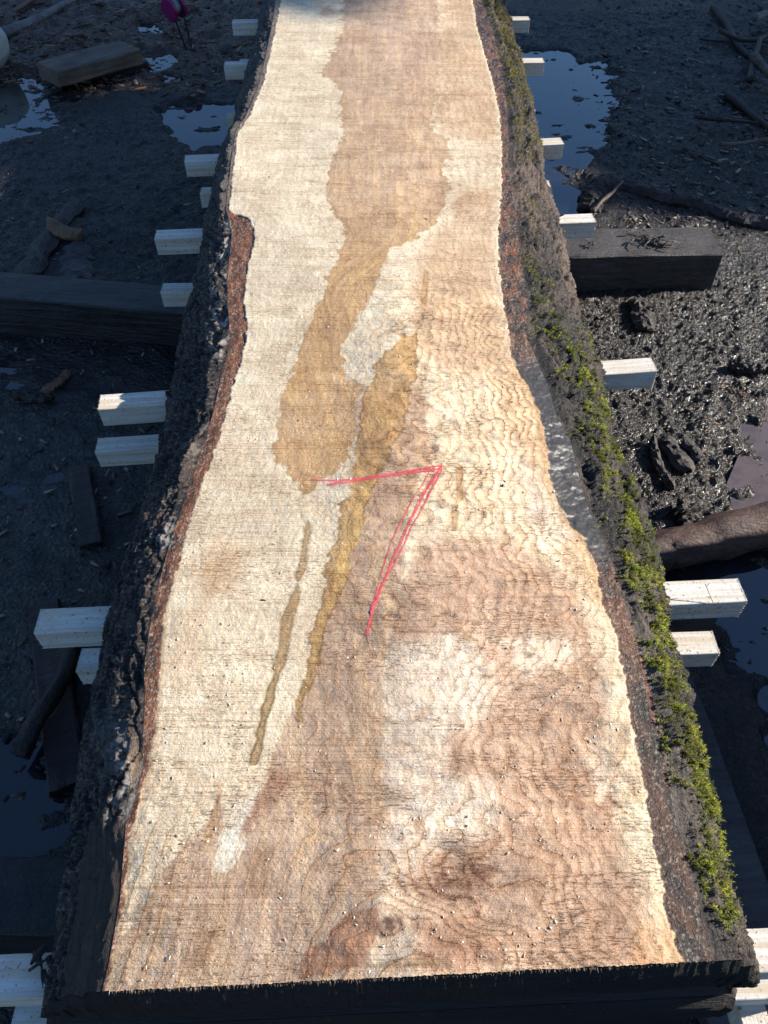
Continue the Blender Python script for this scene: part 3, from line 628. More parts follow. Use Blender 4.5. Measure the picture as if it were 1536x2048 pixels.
# ------------------------------------------------------------------ the two slabs below
def lower_slab(zt, zb, seed, label, wid, col_shift, y0):
    o = empty('live_edge_slab', (0, 1.2, zb)); tag(o, label, 'wood slab')
    n = 420; y = np.linspace(y0, yfar, n)
    xl = fSL(y)-wid; xr = fSR(y)+wid
    def sh(V): V[..., 1] += nslope*V[..., 0]*sstep(.7, .15, V[..., 1]); return V
    tl = np.stack([xl+.012, y, np.full(n, zt)], -1); tr = np.stack([xr-.012, y, np.full(n, zt)], -1)
    fl = lambda yy_: np.interp(yy_, y, xl); fr_ = lambda yy_: np.interp(yy_, y, xr)
    k = 12; s = np.linspace(0, 1, k)
    G = tl[:, None, :]*(1-s)[None, :, None]+tr[:, None, :]*s[None, :, None]
    G = sh(G.copy())
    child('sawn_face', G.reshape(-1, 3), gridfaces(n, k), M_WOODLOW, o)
    pr = {}
    for side, T_, f_ in ((-1, tl, fl), (1, tr, fr_)):
        V, h, U, t = bark_side(T_, f_, zb, side, seed+side*9, ncx=22)
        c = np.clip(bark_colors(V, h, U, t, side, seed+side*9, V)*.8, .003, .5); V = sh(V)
        child('bark', V.reshape(-1, 3), gridfaces(V.shape[0], V.shape[1], flip=(side < 0)), M_BARK, o, cols=c.reshape(-1, 3)); pr[side] = V
    pf = np.concatenate([pr[-1][0, :-1][::-1], G[0], pr[1][0, :-1]], 0)
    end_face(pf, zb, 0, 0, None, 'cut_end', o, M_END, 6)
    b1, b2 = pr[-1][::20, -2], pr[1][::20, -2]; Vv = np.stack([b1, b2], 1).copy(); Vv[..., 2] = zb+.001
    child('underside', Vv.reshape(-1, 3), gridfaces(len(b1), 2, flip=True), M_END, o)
    return o
M_WOODLOW = mat_plain('sawn_wood_shade_dark', (.04, .03, .024), .7, (20, 300, 20))  # near-black colour carries the shade under the top slab
Z2T = ZB-ST; Z2B = Z2T-TH; Z3T = Z2B-ST; Z3B = Z3T-TH
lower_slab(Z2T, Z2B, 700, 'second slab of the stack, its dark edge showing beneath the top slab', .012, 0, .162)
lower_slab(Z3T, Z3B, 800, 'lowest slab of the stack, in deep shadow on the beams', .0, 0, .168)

# ------------------------------------------------------------------ sticks between the slabs
def stick(pl, pr, ztop, w, h, label, group, yaw=None):
    """pl/pr: photo pixels of the near top corners at the two ends"""
    A = unp(pl[0], pl[1], ztop); B = unp(pr[0], pr[1], ztop); L = np.linalg.norm(B-A); D = (B-A)/L
    ang = math.atan2(D[1], D[0]); n = 34; mb = MB()
    # long box with slightly wavy faces; rounded arrises
    xs = np.concatenate([[0], np.linspace(.003, L-.003, n), [L]])
    r = .0012
    ring_ = [(r, 0), (w-r, 0), (w, -r), (w, -h+r), (w-r, -h), (r, -h), (0, -h+r), (0, -r)]   # (across, z)
    V = []
    for i, x in enumerate(xs):
        jx = 0 if 0 < i < len(xs)-1 else 1
        for k_, (a, z) in enumerate(ring_):
            wv2 = .0006*math.sin(x*6)+.0002*random.uniform(-1, 1)
            V.append((x+(random.uniform(-.0012, .0012) if jx else 0), a+wv2, z-.0002*random.random()-.0003))
    m = len(ring_); Fs = []
    for i in range(len(xs)-1):
        for k_ in range(m):
            a, b = i*m+k_, i*m+(k_+1) % m; Fs.append((a, b, b+m, a+m))
    Fs.append(tuple(range(m-1, -1, -1))); Fs.append(tuple((len(xs)-1)*m+k_ for k_ in range(m)))
    mb.add(V, Fs)
    for end in (0, 1):      # torn fibres round the sawn ends
        for q in range(70):
            e = random.random()
            if e < .5: a, z = random.random()*w, 0
            elif e < .75: a, z = random.choice((0, w)), -random.random()*h
            else: a, z = random.random()*w, -h
            x0 = 0 if end == 0 else L; sg = -1 if end == 0 else 1; ll = random.uniform(.001, .0045)
            d = (sg*ll, random.uniform(-.4, .4)*ll, random.uniform(-.5, .5)*ll)
            p = (x0-sg*.001, a, z); q2 = .0003+.0004*random.random()
            mb.add([(p[0], p[1]-q2, p[2]), (p[0], p[1]+q2, p[2]), (p[0], p[1], p[2]+q2), (p[0]+d[0], p[1]+d[1], p[2]+d[2])], [(0,1,3),(1,2,3),(2,0,3)])
    o = mb.build('wooden_stick', M_STICK); o.location = (A[0], A[1], A[2]); o.rotation_euler = (0, 0, ang)
    tag(o, label, 'stick', group); return o
G1, G2 = 'pale square sticks under the top slab', 'pale square sticks under the second slab'
Z1 = ZB
L1 = [((-45,2001),(1600,1942),'nearest stick under the top slab, its cut off ends reaching both lower corners'),
      ((68,1267),(1495,1203),'pale frayed stick, second from the near end, straw on its right end'),
      ((195,819),(1316,742),'third pale stick from the near end, sunlit corner on its left end'),
      ((309,478),(1192,444),'fourth pale stick from the near end, over the heavy beam, with a black twig'),
      ((369,324),(1128,288),'fifth pale stick under the top slab, one dark flake on its right end'),
      ((448,132),(1089,125),'sixth pale stick, dark twigs hanging against its left end'),
      ((464,46),(1060,40),'farthest pale stick under the top slab, near the top edge')]
for pl, pr, lb in L1: stick(pl, pr, Z1, .050, .049, lb, G1)
L2 = [((22,2052),(1620,1995),'nearest stick under the second slab, tucked below the near corners'),
      ((152,1343),(1440,1307),'short pale stick peppered with sawdust, below the frayed stick'),
      ((190,905),(1218,838),'lower pale stick speckled with dirt, just in front of the third stick'),
      ((321,585),(1152,574),'lower pale stick in front of the left beam, tiny end at right'),
      ((400,388),(1102,374),'small lower stick end beside the bark, far half of the stack'),
      ((452,236),(1071,222),'small lower stick end over the pale puddle'),
      ((478,126),(1060,120),'lower stick end peeping over the sixth upper stick')]
for pl, pr, lb in L2: stick(pl, pr, Z2B, .050, .049, lb, G2)
o_ = stick((1180,1238), (1436,1238), Z3B, .05, .049, 'dark shaded board end just behind the frayed right stick end', None)
o_.name = 'wooden_board'; o_['category'] = 'board'
stick((1496,2080), (1550,2078), Z3T+.0, .12, .049, 'sunlit tan board end at the lower right corner', None)

# ------------------------------------------------------------------ beams and boards
def box_at(name, P, dx, dy, dz, ang, mat, label, cat, group=None, tilt=0, rollx=0, seed=0, rough=.003, seg=30, parent=None, bev=.004):
    """wobbly squared timber: length dx along local x, dy across, dz up; P is the near-left bottom corner"""
    xs = np.linspace(0, dx, seg); r = bev
    rg = [(r, 0), (dy*.5, 0), (dy-r, 0), (dy, r), (dy, dz*.5), (dy, dz-r), (dy-r, dz), (dy*.75, dz), (dy*.5, dz), (dy*.25, dz), (r, dz), (0, dz-r), (0, dz*.5), (0, r)]
    m = len(rg); V = np.zeros((seg, m, 3))
    for k_, (a, z) in enumerate(rg):
        V[:, k_, 0] = xs; V[:, k_, 1] = a + (fbm(xs*9+seed, xs*0+k_*1.3, seed, 3)-.5)*2*rough; V[:, k_, 2] = z + (fbm(xs*9+seed, xs*0+k_*1.7+9, seed+1, 3)-.5)*2*rough
    V[0, :, 0] += (rng.random(m)-.5)*rough*2; V[-1, :, 0] += (rng.random(m)-.5)*rough*2
    Fs = [(i*m+k_, i*m+(k_+1) % m, (i+1)*m+(k_+1) % m, (i+1)*m+k_) for i in range(seg-1) for k_ in range(m)]
    Fs = [f[::-1] for f in Fs]
    Fs.append(tuple(range(m))); Fs.append(tuple((seg-1)*m+k_ for k_ in range(m-1, -1, -1)))
    o = make_obj(name, V.reshape(-1, 3), Fs, mat, None, smooth=False)
    o.location = tuple(P); o.rotation_euler = (rollx, tilt, ang)
    tag(o, label, cat, group); return o
def seg_ang(a, b, z):
    A, B = unp(*a, z), unp(*b, z); return A, B, math.atan2(B[1]-A[1], B[0]-A[0]), float(np.linalg.norm(B-A))
M_BEAM = mat_timber('wet_grey_timber', (.085,.075,.068), (.040,.034,.032), (10, 140, 60))
M_BEAMD = mat_timber('black_wet_timber', (.030,.027,.026), (.014,.013,.014), (5, 60, 60), .42)
o_.data.materials[0] = M_BEAM  # dark timber colour stands in for shade and dirt on this board end
M_WEATH = mat_timber('weathered_timber', (.20,.155,.11), (.085,.068,.055), (6, 90, 90), .7)
M_REDW = mat_timber('wet_red_board', (.055,.026,.018), (.022,.014,.013), (90, 6, 60), .45)
bm_z = Z3B
A, B, an, L = seg_ang((900, 519), (1447, 508), bm_z)
box_at('support_beam', (A[0], A[1], 0), L, .19, bm_z, an, M_BEAM, 'heavy grey wet beam sticking out to the right, shredded bark lying on it', 'beam', 'beams carrying the stack', seed=3)
A, B, an, L = seg_ang((-200, 578), (560, 645), bm_z)
box_at('support_beam', (A[0], A[1], 0), L, .15, bm_z, an, M_BEAMD, 'dark wet beam reaching out across the left side, upper left', 'beam', 'beams carrying the stack', seed=5)
A, B, an, L = seg_ang((-160, 1868), (500, 1876), bm_z)
box_at('support_beam', (A[0], A[1], 0), L, .125, bm_z, an, M_BEAMD, 'black beam at the lower left corner beside the nearest stick', 'beam', 'beams carrying the stack', seed=8)
# weathered plank top left, lifted off the mud
A, B, an, L = seg_ang((112, 146), (279, 95), .115)
box_at('thick_plank', (A[0], A[1], .045), L, .20, .075, an, M_WEATH, 'thick weathered plank lying over the puddle at upper left', 'plank', tilt=math.radians(1.5), seed=11, bev=.006)
A, B, an, L = seg_ang((100, 165), (270, 120), .02)
box_at('plank', (A[0]+.12, A[1]+.05, -.02), L*.8, .14, .06, an-.2, M_BEAMD, 'dark sunken board under the weathered plank', 'plank', seed=12)
# reddish board at left, lying along the stack
A, B, an, L = seg_ang((172, 1560), (118, 1195), .03)
box_at('plank', (A[0], A[1], .005), L, .075, .028, an, M_REDW, 'narrow reddish wet board on the mud below the left sticks', 'plank', seed=14)
A, B, an, L = seg_ang((205, 1080), (178, 925), .03)
box_at('plank', (A[0], A[1], .0), L, .06, .03, an, M_REDW, 'short dark board half hidden by the left bark, below the paired sticks', 'plank', seed=15)
# broad dark plank right bottom
A, B, an, L = seg_ang((1640, 2060), (1350, 1270), .05)
box_at('plank', (A[0]+.005, A[1], .01), L, .19, .045, an, mat_timber('blue_grey_board', (.075,.068,.066), (.030,.027,.030), (60, 8, 60), .5), 'broad dark board lying along the right foot of the stack', 'plank', seed=17, rollx=0)
bpy.context.view_layer.update()

# ------------------------------------------------------------------ mud, water
def px_world_mask(Xg, Yg, poly, w, wob=0, seed=0):
    P = unp([p[0] for p in poly], [p[1] for p in poly], 0)[:, :2]
    xx = Xg + (fbm(Xg*9, Yg*9, seed, 4)-.5)*wob; yg = Yg+(fbm(Xg*9, Yg*9, seed+5, 4)-.5)*wob
    a = sdf(xx, yg, P, maxd=3*w+.3); return sstep(w, -w, a)
def axis(lo, hi, step, far, n):
    core = np.arange(lo, hi+step, step); g = np.geomspace(step*1.5, far, n)
    return np.concatenate([core[0]-g[::-1], core, core[-1]+g])
gx = axis(-2.4, 2.5, .0066, 400, 46); gy = axis(.05, 5.4, .0066, 500, 46)
GX, GY = np.meshgrid(gx, gy); 
PUD = {  # puddles: pixel polygons
 'rightblue': [(1045,95),(1110,95),(1230,130),(1235,190),(1215,230),(1225,275),(1190,320),(1130,345),(1200,380),(1180,430),(1080,450),(990,400),(990,90)],
 'leftcorner': [(-80,160),(60,150),(120,190),(200,185),(150,215),(160,250),(60,280),(-80,300)],
 'underplank': [(60,140),(130,165),(280,110),(300,140),(200,190),(120,200)],
 'leftpale': [(330,215),(400,205),(500,200),(500,290),(400,300),(345,265)],
 'leftsmall': [(318,150),(365,150),(368,163),(330,170)],
 'farleft': [(285,115),(355,110),(365,128),(300,150)],
 'chipleft': [(275,45),(325,42),(330,68),(280,72)],
 'brown': [(1475,835),(1620,820),(1620,1060),(1480,1030),(1465,960),(1490,900)],
 'rightlow': [(1300,1130),(1700,1050),(1700,1450),(1560,1420),(1470,1300),(1400,1240),(1300,1220)],
 'rightdeep': [(1480,1350),(1700,1400),(1700,1800),(1600,1700)],
 'leftlow': [(-160,640),(120,700),(200,860),(150,1050),(60,1100),(-160,1100)],
 'leftdeep': [(-60,1480),(140,1500),(150,1650),(80,1740),(-60,1740)],
}
mask = np.zeros_like(GX)
for i, (k_, poly) in enumerate(PUD.items()):
    kk = {'leftlow': .42, 'leftdeep': .92, 'rightblue': .90, 'leftcorner': .80, 'leftpale': .88}.get(k_, 1.0)
    mask = np.maximum(mask, kk*px_world_mask(GX, GY, poly, .035 if k_ != 'leftlow' else .15, .22 if k_ not in ('chipleft', 'farleft') else .08, i*7))
uG, vG = proj(np.stack([GX, GY, 0*GX], -1)); uG = np.where(GY > 0, uG, 768); vG = np.where(GY > 0, vG, 2000)
leftlow = sstep(760, 500, uG)*sstep(560, 720, vG)          # smoother slick mud low on the left
rightlow = sstep(800, 1000, uG)*sstep(1090, 1180, vG)
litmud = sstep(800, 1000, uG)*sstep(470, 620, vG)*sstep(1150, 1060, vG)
smooth_ = np.clip(leftlow*.75+rightlow*.7, 0, 1)
near = sstep(8, 5, np.hypot(GX, GY-2))
n1 = fbm(GX*5, GY*5, 901, 4)-.5; n2 = fbm(GX*26, GY*26, 911, 3)-.5; n3 = np.abs(fbm(GX*60, GY*60, 921, 3)-.5)
bil = .5-np.abs(fbm(GX*68, GY*68, 931, 2)-.5)*3.2
hg = .017*(1-mask)*(1+.0) - .0115*mask + n1*.026*(1-.35*mask) + (fbm(GX*13, GY*20, 977, 5, .6)-.5)*.046*mask
hg += near*((n2*.015 + bil*.006*(.4+1.1*litmud) - n3*.008)*(1-.5*smooth_)*(1-.2*mask))
topleft = sstep(620, 520, uG)*sstep(230, 90, vG); hg += topleft*(fbm(GX*9, GY*9, 941, 4)-.42)*.07*(1-mask)*near
inner = (np.abs(GX) < 2.4) & (GY < 5.5); hg = np.where(inner | (near > 0), hg, .03)
hg += sstep(6, 14, np.hypot(GX, GY-2))*.02
gc = np.empty(GX.shape+(3,)); gc[:] = (.034, .025, .018)
k_ = sstep(.35, .65, fbm(GX*3, GY*3, 951, 4))[..., None]; gc[:] = gc*(1-.5*k_)+np.array((.038,.031,.026))*.5*k_
gc[:] = gc*(1-topleft[..., None]*.85)+np.array((.20,.125,.085))*(.5+1.0*fbm(GX*22, GY*22, 961, 4)[..., None])*topleft[..., None]*.85
gc[:] = gc*(1-(leftlow*.5)[..., None])+np.array((.019,.017,.017))*(leftlow*.5)[..., None]
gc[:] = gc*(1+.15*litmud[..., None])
wetA = np.clip(smooth_*.8 + mask*.6 + .25*sstep(.4, .6, fbm(GX*7, GY*7, 971, 3)) - .5*topleft, 0, 1)
gr = make_obj('ground', np.stack([GX, GY, hg], -1).reshape(-1, 3), gridfaces(*GX.shape), M_MUD, None, cols=gc.reshape(-1, 3), attrs={'wet': wetA}); gr['kind'] = 'structure'
def mat_water(name, col, rough=.015):
    t = NT(name); n = t.noise((5, 5, 5), 1, 2, .5); sc = t.noise((18, 18, 18), 1, 5, .65)
    c = t.mix(t.rng(sc, .45, .6, 0, .5), col, tuple(v*.45 for v in col)); return t.done(c, rough, t.bump(n, .002, .25), .95)
M_WAT = mat_water('dark_water', (.012, .014, .018)); M_WATB = mat_water('muddy_water', (.12, .085, .068), .05)
def water(poly, mat, z=.0):
    P = unp([p[0] for p in poly], [p[1] for p in poly], 0); c = P.mean(0); P = c+(P-c)*1.18; P[:, 2] = z
    o = make_obj('water', P, [tuple(range(len(P)))], mat, None, smooth=False)
    if o.data.polygons[0].normal.z < 0: o.data.flip_normals()
    o['kind'] = 'structure'; return o
for i, (k_, poly) in enumerate(PUD.items()): water(poly, M_WATB if k_ == 'brown' else M_WAT, -.0005*(i % 5))

# ------------------------------------------------------------------ debris
def tube(pts, radii, nseg=9, jit=.12, seed=0, flat=1.0):
    P = np.array(pts, float); r = np.array(radii, float); mb_v = []; n = len(P)
    T = np.gradient(P, axis=0); T /= np.linalg.norm(T, axis=1)[:, None]
    for i in range(n):
        a = np.cross(T[i], (0, 0, 1)); a = a/np.linalg.norm(a) if np.linalg.norm(a) > 1e-3 else np.array([1, 0, 0]); b = np.cross(a, T[i])
        for k_ in range(nseg):
            th = 2*math.pi*k_/nseg; rr = r[i]*(1+jit*(2*vnoise(np.array(k_*1.7+seed), np.array(i*.16+seed), seed)-1))
            mb_v.append(P[i]+a*math.cos(th)*rr+b*math.sin(th)*rr*flat)
    Fs = [(i*nseg+k_, i*nseg+(k_+1) % nseg, (i+1)*nseg+(k_+1) % nseg, (i+1)*nseg+k_) for i in range(n-1) for k_ in range(nseg)]
    Fs.append(tuple(range(nseg-1, -1, -1))); Fs.append(tuple((n-1)*nseg+k_ for k_ in range(nseg)))
    return np.array(mb_v), Fs
def dens(pxs, zs, n=26, bend=.004, seed=0):
    P = np.array([unp(u, v, z) for (u, v), z in zip(pxs, zs)]); i = np.linspace(0, len(P)-1, n); k_ = np.arange(len(P))
    Q = np.stack([np.interp(i, k_, P[:, j]) for j in range(3)], -1)
    Q[:, 0] += (fbm(i*1.3+seed, i*0, seed, 2)-.5)*bend*2; Q[:, 1] += (fbm(i*1.3+seed, i*0+5, seed, 2)-.5)*bend*2; return Q
M_BRK = mat_timber('bark_debris', (.060,.040,.030), (.022,.016,.014), (120, 120, 60), .5)
M_BRKR = mat_timber('red_bark_log', (.15,.075,.050), (.055,.034,.028), (22, 90, 90), .6)
M_POLE = mat_timber('grey_pole', (.23,.23,.21), (.12,.12,.11), (30, 30, 30), .6)
M_CHIP = mat_timber('orange_chip', (.26,.13,.06), (.15,.08,.045), (60, 60, 60), .6)
def rod(name, pxs, zs, r0, r1, mat, label, cat, group=None, seed=0, flat=1.0, jit=.25, nseg=9, n=26, bend=.006):
    Q = dens(pxs, zs, n, bend, seed); rr = np.linspace(r0, r1, n)*(.86+.28*fbm(np.linspace(0, 3.5, n)+seed, np.zeros(n), seed, 2))
    V, Fs = tube(Q, rr, nseg, jit, seed, flat); c = V.mean(0); o = make_obj(name, V-c, Fs, mat, None, smooth=True); o.location = tuple(c)
    tag(o, label, cat, group); return o
rod('grey_pole', [(-60,90),(20,62),(80,38),(180,-20)], [.03,.03,.03,.03], .030, .022, M_POLE, 'smooth grey pole lying on the mud in the upper left corner', 'pole', seed=1, jit=.05, nseg=16)
rod('branch', [(25,26),(60,2),(90,-20)], [.03]*3, .012, .009, M_CHIP, 'short pale branch behind the grey pole', 'branch', seed=2)
rod('branch', [(-10,42),(30,34),(75,28)], [.02]*3, .014, .010, M_BRK, 'thin dark branch above the grey pole', 'branch', seed=3)
rod('bark_log', [(1282,1112),(1350,1096),(1440,1076),(1560,1042),(1640,1020)], [.045]*5, .047, .060, M_BRKR, 'reddish peeled log lying out to the right of the mossy edge', 'log', seed=4, jit=.10, nseg=22, n=50, bend=.01)
def slabchip(name, pxs, zs, w, th, mat, label, cat, group=None, seed=0, curl=.3, n=24, m=7):
    """thin ragged piece of bark: a strip with thickness, curled across"""
    Q = dens(pxs, zs, n, .008, seed); T = np.gradient(Q, axis=0); T /= np.linalg.norm(T, axis=1)[:, None]; A = np.cross(T, (0, 0, 1)); A /= np.linalg.norm(A, axis=1)[:, None]
    s = np.linspace(-1, 1, m); V = np.zeros((2, n, m, 3))
    ww = w*.5*(.7+.6*fbm(np.arange(n)*.5+seed, np.zeros(n), seed, 3)); ww[0] *= .45; ww[-1] *= .4
    for i in range(n):
        for j in range(m):
            p = Q[i]+A[i]*ww[i]*s[j]; zz = -curl*w*.5*s[j]**2 + (float(fbm(np.array(i*.8+seed), np.array(j*1.3), seed+3, 2))-.5)*th*2.2
            V[0, i, j] = p+np.array([0, 0, zz+th]); V[1, i, j] = p+np.array([0, 0, zz-th*.2])
    a = n*m; Fs = [tuple(f) for f in gridfaces(n, m, True)] + [tuple(int(x)+a for x in f) for f in gridfaces(n, m)]
    for i in range(n-1):
        Fs.append((i*m, (i+1)*m, a+(i+1)*m, a+i*m)[::-1]); q = m-1; Fs.append((i*m+q, (i+1)*m+q, a+(i+1)*m+q, a+i*m+q))
    for j in range(m-1):
        Fs.append((j, j+1, a+j+1, a+j)); q = (n-1)*m; Fs.append((q+j, q+j+1, a+q+j+1, a+q+j)[::-1])
    V = V.reshape(-1, 3); c = V.mean(0); o = make_obj(name, V-c, Fs, mat, None, smooth=False); o.location = tuple(c); tag(o, label, cat, group); return o
GB = 'pieces of bark on the mud'
slabchip('bark_strip', [(50,552),(75,500),(112,450),(155,402)], [.03]*4, .09, .008, M_BRK, 'long reddish bark strip on the mud above the left beam', 'bark', GB, 1)
slabchip('wood_chip', [(96,436),(125,458),(162,463)], [.065,.06,.055], .055, .007, M_CHIP, 'bright orange split chip on the reddish bark strip', 'wood chip', None, 2, .9, 12)
slabchip('bark_strip', [(148,562),(150,520),(152,484)], [.02]*3, .12, .010, mat_timber('grey_bark', (.11,.095,.085), (.05,.042,.04), (60,60,60)), 'grey flat piece of bark touching the back of the left beam', 'bark', GB, 3)
slabchip('bark_strip', [(85,785),(118,762),(135,742)], [.02]*3, .03, .006, M_CHIP, 'small brown splinter on dark mud left of the third stick', 'bark', GB, 4)
slabchip('bark_strip', [(20,785),(60,795),(100,798)], [.02]*3, .03, .008, M_BRK, 'thin dark bark strip at the far left, level with the third stick', 'bark', GB, 5)
rod('branch', [(40,1515),(80,1430),(128,1355),(150,1290)], [.05,.06,.06,.03], .024, .016, M_BRK, 'dark crooked branch leaning on the reddish board at left', 'branch', None, 6)
slabchip('bark_strip', [(1242,360),(1320,385),(1400,402),(1470,425),(1560,445)], [.035]*5, .075, .008, M_BRK, 'long curved strip of black bark running to the right edge', 'bark', GB, 7, .6, 50)
slabchip('bark_strip', [(1178,420),(1195,380),(1222,350)], [.02,.03,.035], .11, .010, M_BRK, 'torn bark flap beside the blue puddle', 'bark', GB, 8, .4)
rod('branch', [(1186,424),(1205,402),(1228,385),(1245,362)], [.03,.05,.05,.04], .010, .007, M_WEATH, 'pale crooked twig on the bark flap by the puddle', 'branch', None, 9)
slabchip('bark_strip', [(1275,595),(1285,625),(1292,660)], [.03]*3, .07, .010, M_BRK, 'dark bark lump just in front of the heavy beam', 'bark', GB, 10)
slabchip('bark_strip', [(1330,868),(1352,900),(1378,938)], [.028]*3, .060, .006, M_BRK, 'ragged dark bark plate in the sunlit mud at right', 'bark', GB, 11, .5, 20, 6)
slabchip('bark_strip', [(1368,880),(1392,905),(1412,925)], [.028]*3, .035, .006, M_BRK, 'smaller bark plate just right of the ragged one', 'bark', GB, 31, .4, 16, 5)
slabchip('bark_strip', [(1308,878),(1322,930),(1345,975)], [.028]*3, .026, .008, M_BRK, 'narrow bark ridge left of the ragged bark plate', 'bark', GB, 12, .6, 22, 5)
slabchip('bark_strip', [(1360,1010),(1372,1030),(1385,1055)], [.035]*3, .06, .014, M_BRK, 'blocky bark lump behind the reddish log', 'bark', GB, 13)
slabchip('bark_strip', [(1460,735),(1500,738),(1550,735)], [.03]*3, .035, .012, M_BRK, 'thin brown strip at the right edge, level with the third stick', 'bark', GB, 14)
slabchip('bark_strip', [(1440,778),(1465,786),(1490,790)], [.02]*3, .02, .006, M_CHIP, 'small tan splinter in the sunlit mud near the right edge', 'bark', GB, 15)
GT = 'branches in the upper right'
for i, (px, r, lb, mt) in enumerate([([(1455,188),(1495,222),(1560,275)], .020, 'straight dark branch sloping down to the right edge', M_BRK),
    ([(1390,232),(1450,240),(1515,246)], .011, 'thin dark twig lying level, upper right', M_BRK),
    ([(1440,290),(1490,286),(1550,274)], .009, 'thin grey twig rising to the right edge', M_WEATH),
    ([(1425,15),(1455,50),(1475,90),(1500,115)], .022, 'knotty dark branch in the far right pile', M_BRK),
    ([(1440,60),(1480,80),(1560,85)], .012, 'brown twig crossing the far right pile', M_BRK),
    ([(1505,112),(1520,128),(1560,165)], .026, 'broken branch with a pale tan end at the far right edge', M_WEATH),
    ([(1400,78),(1440,82),(1475,84)], .008, 'fine dark twig just left of the branch pile', M_BRK),
    ([(1500,160),(1508,120),(1520,80),(1560,60)], .018, 'upright curled branch in the far right pile', M_BRK),
    ([(1510,35),(1530,28),(1570,20)], .024, 'pale split branch end at the top right edge', M_POLE),
    ([(1395,310),(1410,318),(1440,330)], .006, 'tiny split twig in the middle of the right mud', M_BRK)]):
    rod('branch', px, [.03+.02*(i % 3)]*len(px), r, r*.7, mt, lb, 'branch', GT, 20+i)
# litter that nobody could count
def litter(n, poly, smin, smax, cols, aspect, z=.012):
    P = np.array(poly, float); res = []
    while len(res) < n:
        u = rng.uniform(P[:, 0].min(), P[:, 0].max(), 4000); v = rng.uniform(P[:, 1].min(), P[:, 1].max(), 4000)
        ok = sdf(u, v, poly, 5) < 0; W_ = unp(u[ok], v[ok], 0); res += list(W_)
    res = np.array(res[:n]); iy = np.clip(np.searchsorted(gy, res[:, 1]), 0, len(gy)-1); ix = np.clip(np.searchsorted(gx, res[:, 0]), 0, len(gx)-1)
    res[:, 2] = np.maximum(hg[iy, ix], 0)-.002; return crumbs(n, lambda k_: res[:k_], (smin, smax), cols, aspect)
Ls = [litter(2600, [(-50,-50),(560,-50),(520,160),(400,200),(-50,170)], .002, .009, [(.16,.10,.065),(.10,.06,.045),(.26,.18,.12),(.06,.04,.03)], 4),
      litter(3200, [(1150,-20),(1560,-20),(1560,480),(1250,480)], .0012, .006, [(.05,.04,.035),(.09,.07,.06),(.20,.16,.12),(.03,.025,.025),(.32,.26,.20)], 4),
      litter(420, [(1150,560),(1560,480),(1560,800),(1450,1030),(1300,1080)], .001, .0045, [(.07,.05,.035),(.12,.08,.05),(.03,.025,.02)], 4),
      litter(1400, [(-40,200),(440,300),(330,700),(300,1100),(160,1600),(-40,1600)], .001, .0045, [(.06,.05,.045),(.03,.025,.025),(.14,.10,.07),(.28,.22,.16)], 4)]
vo = 0; LV, LF, LC = [], [], []
for a, b, c in Ls: LV.append(a); LF.append(b+vo); LC.append(c); vo += len(a)
tag(make_obj('wood_litter', np.concatenate(LV), np.concatenate(LF), M_CRUMB, None, smooth=False, cols=np.concatenate(LC)), 'scattered bark crumbs and wood chips over the mud', 'litter', kind='stuff')
# shredded bark on the right beam, twig on stick, flakes
def shreds(name, centre, z, n, spread, mat, label, ln=(.02, .06), seed=0, cat='bark'):
    c = unp(*centre, z); mb = MB(); rr = random.Random(seed)
    for i in range(n):
        a = rr.gauss(-.6, .7); L_ = rr.uniform(*ln); x = rr.gauss(0, spread[0]); y = rr.gauss(0, spread[1]) - x*.35; w = rr.uniform(.0012, .005); zz = rr.uniform(0, .012)
        d = np.array([math.cos(a), math.sin(a), rr.uniform(-.25, .25)]); s = np.array([-math.sin(a), math.cos(a), 0])*w; p = np.array([x, y, zz+.003])
        q = p+d*L_; mid = (p+q)/2+np.array([0, 0, L_*.08]); t_ = np.array([0, 0, w*.6])
        mb.add([p-s, p+s, p+t_, mid-s*1.2, mid+s*1.2, mid+t_, q-s*.3, q+s*.3, q+t_*.5], [(0,3,4,1),(1,4,5,2),(2,5,3,0),(3,6,7,4),(4,7,8,5),(5,8,6,3),(0,1,2),(6,8,7)])
    o = mb.build(name, mat); o.location = tuple(c); return tag(o, label, cat)
shreds('bark_shreds', (1302, 483), bm_z+.002, 46, (.035, .018), M_BRK, 'torn heap of shredded bark on the heavy beam', seed=1)
shreds('bark_shreds', (1178, 492), bm_z+.002, 12, (.008, .006), M_BRK, 'small clump of bark crumbs at the inner end of the heavy beam', (.006,.014), 2)
shreds('bark_shreds', (105, 1935), Z1+.001, 12, (.012, .010), M_BRK, 'wiry bark fibres on the left end of the nearest stick', (.01,.03), 3)
shreds('dead_twigs', (500, 148), Z1+.004, 10, (.012, .012), M_BRK, 'dark twigs against the left end of the sixth stick', (.03,.07), 4, 'twigs')
rod('twig', [(1088,446),(1105,438),(1128,429)], [Z1+.004,Z1+.012,Z1+.03], .004, .002, M_BRK, 'black splinter of a twig on the right end of the fourth stick', 'twig', None, 41, n=10, bend=.001)
M_STRAW = mat_plain('straw', (.50,.38,.20), .5, (200,200,200))
rod('straw', [(1411,1168),(1427,1206)], [Z1+.028, Z1+.001], .0009, .0007, M_STRAW, 'single dry straw standing on the frayed stick at right', 'straw', None, 42, n=8, bend=.0005, jit=.05, nseg=6)
rod('straw', [(1419,1166),(1414,1172)], [Z1+.030, Z1+.022], .0006, .0005, M_STRAW, 'tiny forked tip of the dry straw', 'straw', None, 43, n=5, bend=.0003, jit=.05, nseg=6)
slabchip('bark_flake', [(1306,1186),(1312,1200),(1318,1213)], [Z1+.006]*3, .022, .004, M_BRK, 'dark bark flake on the inner part of the frayed stick at right', 'bark', None, 44, .3, 8)
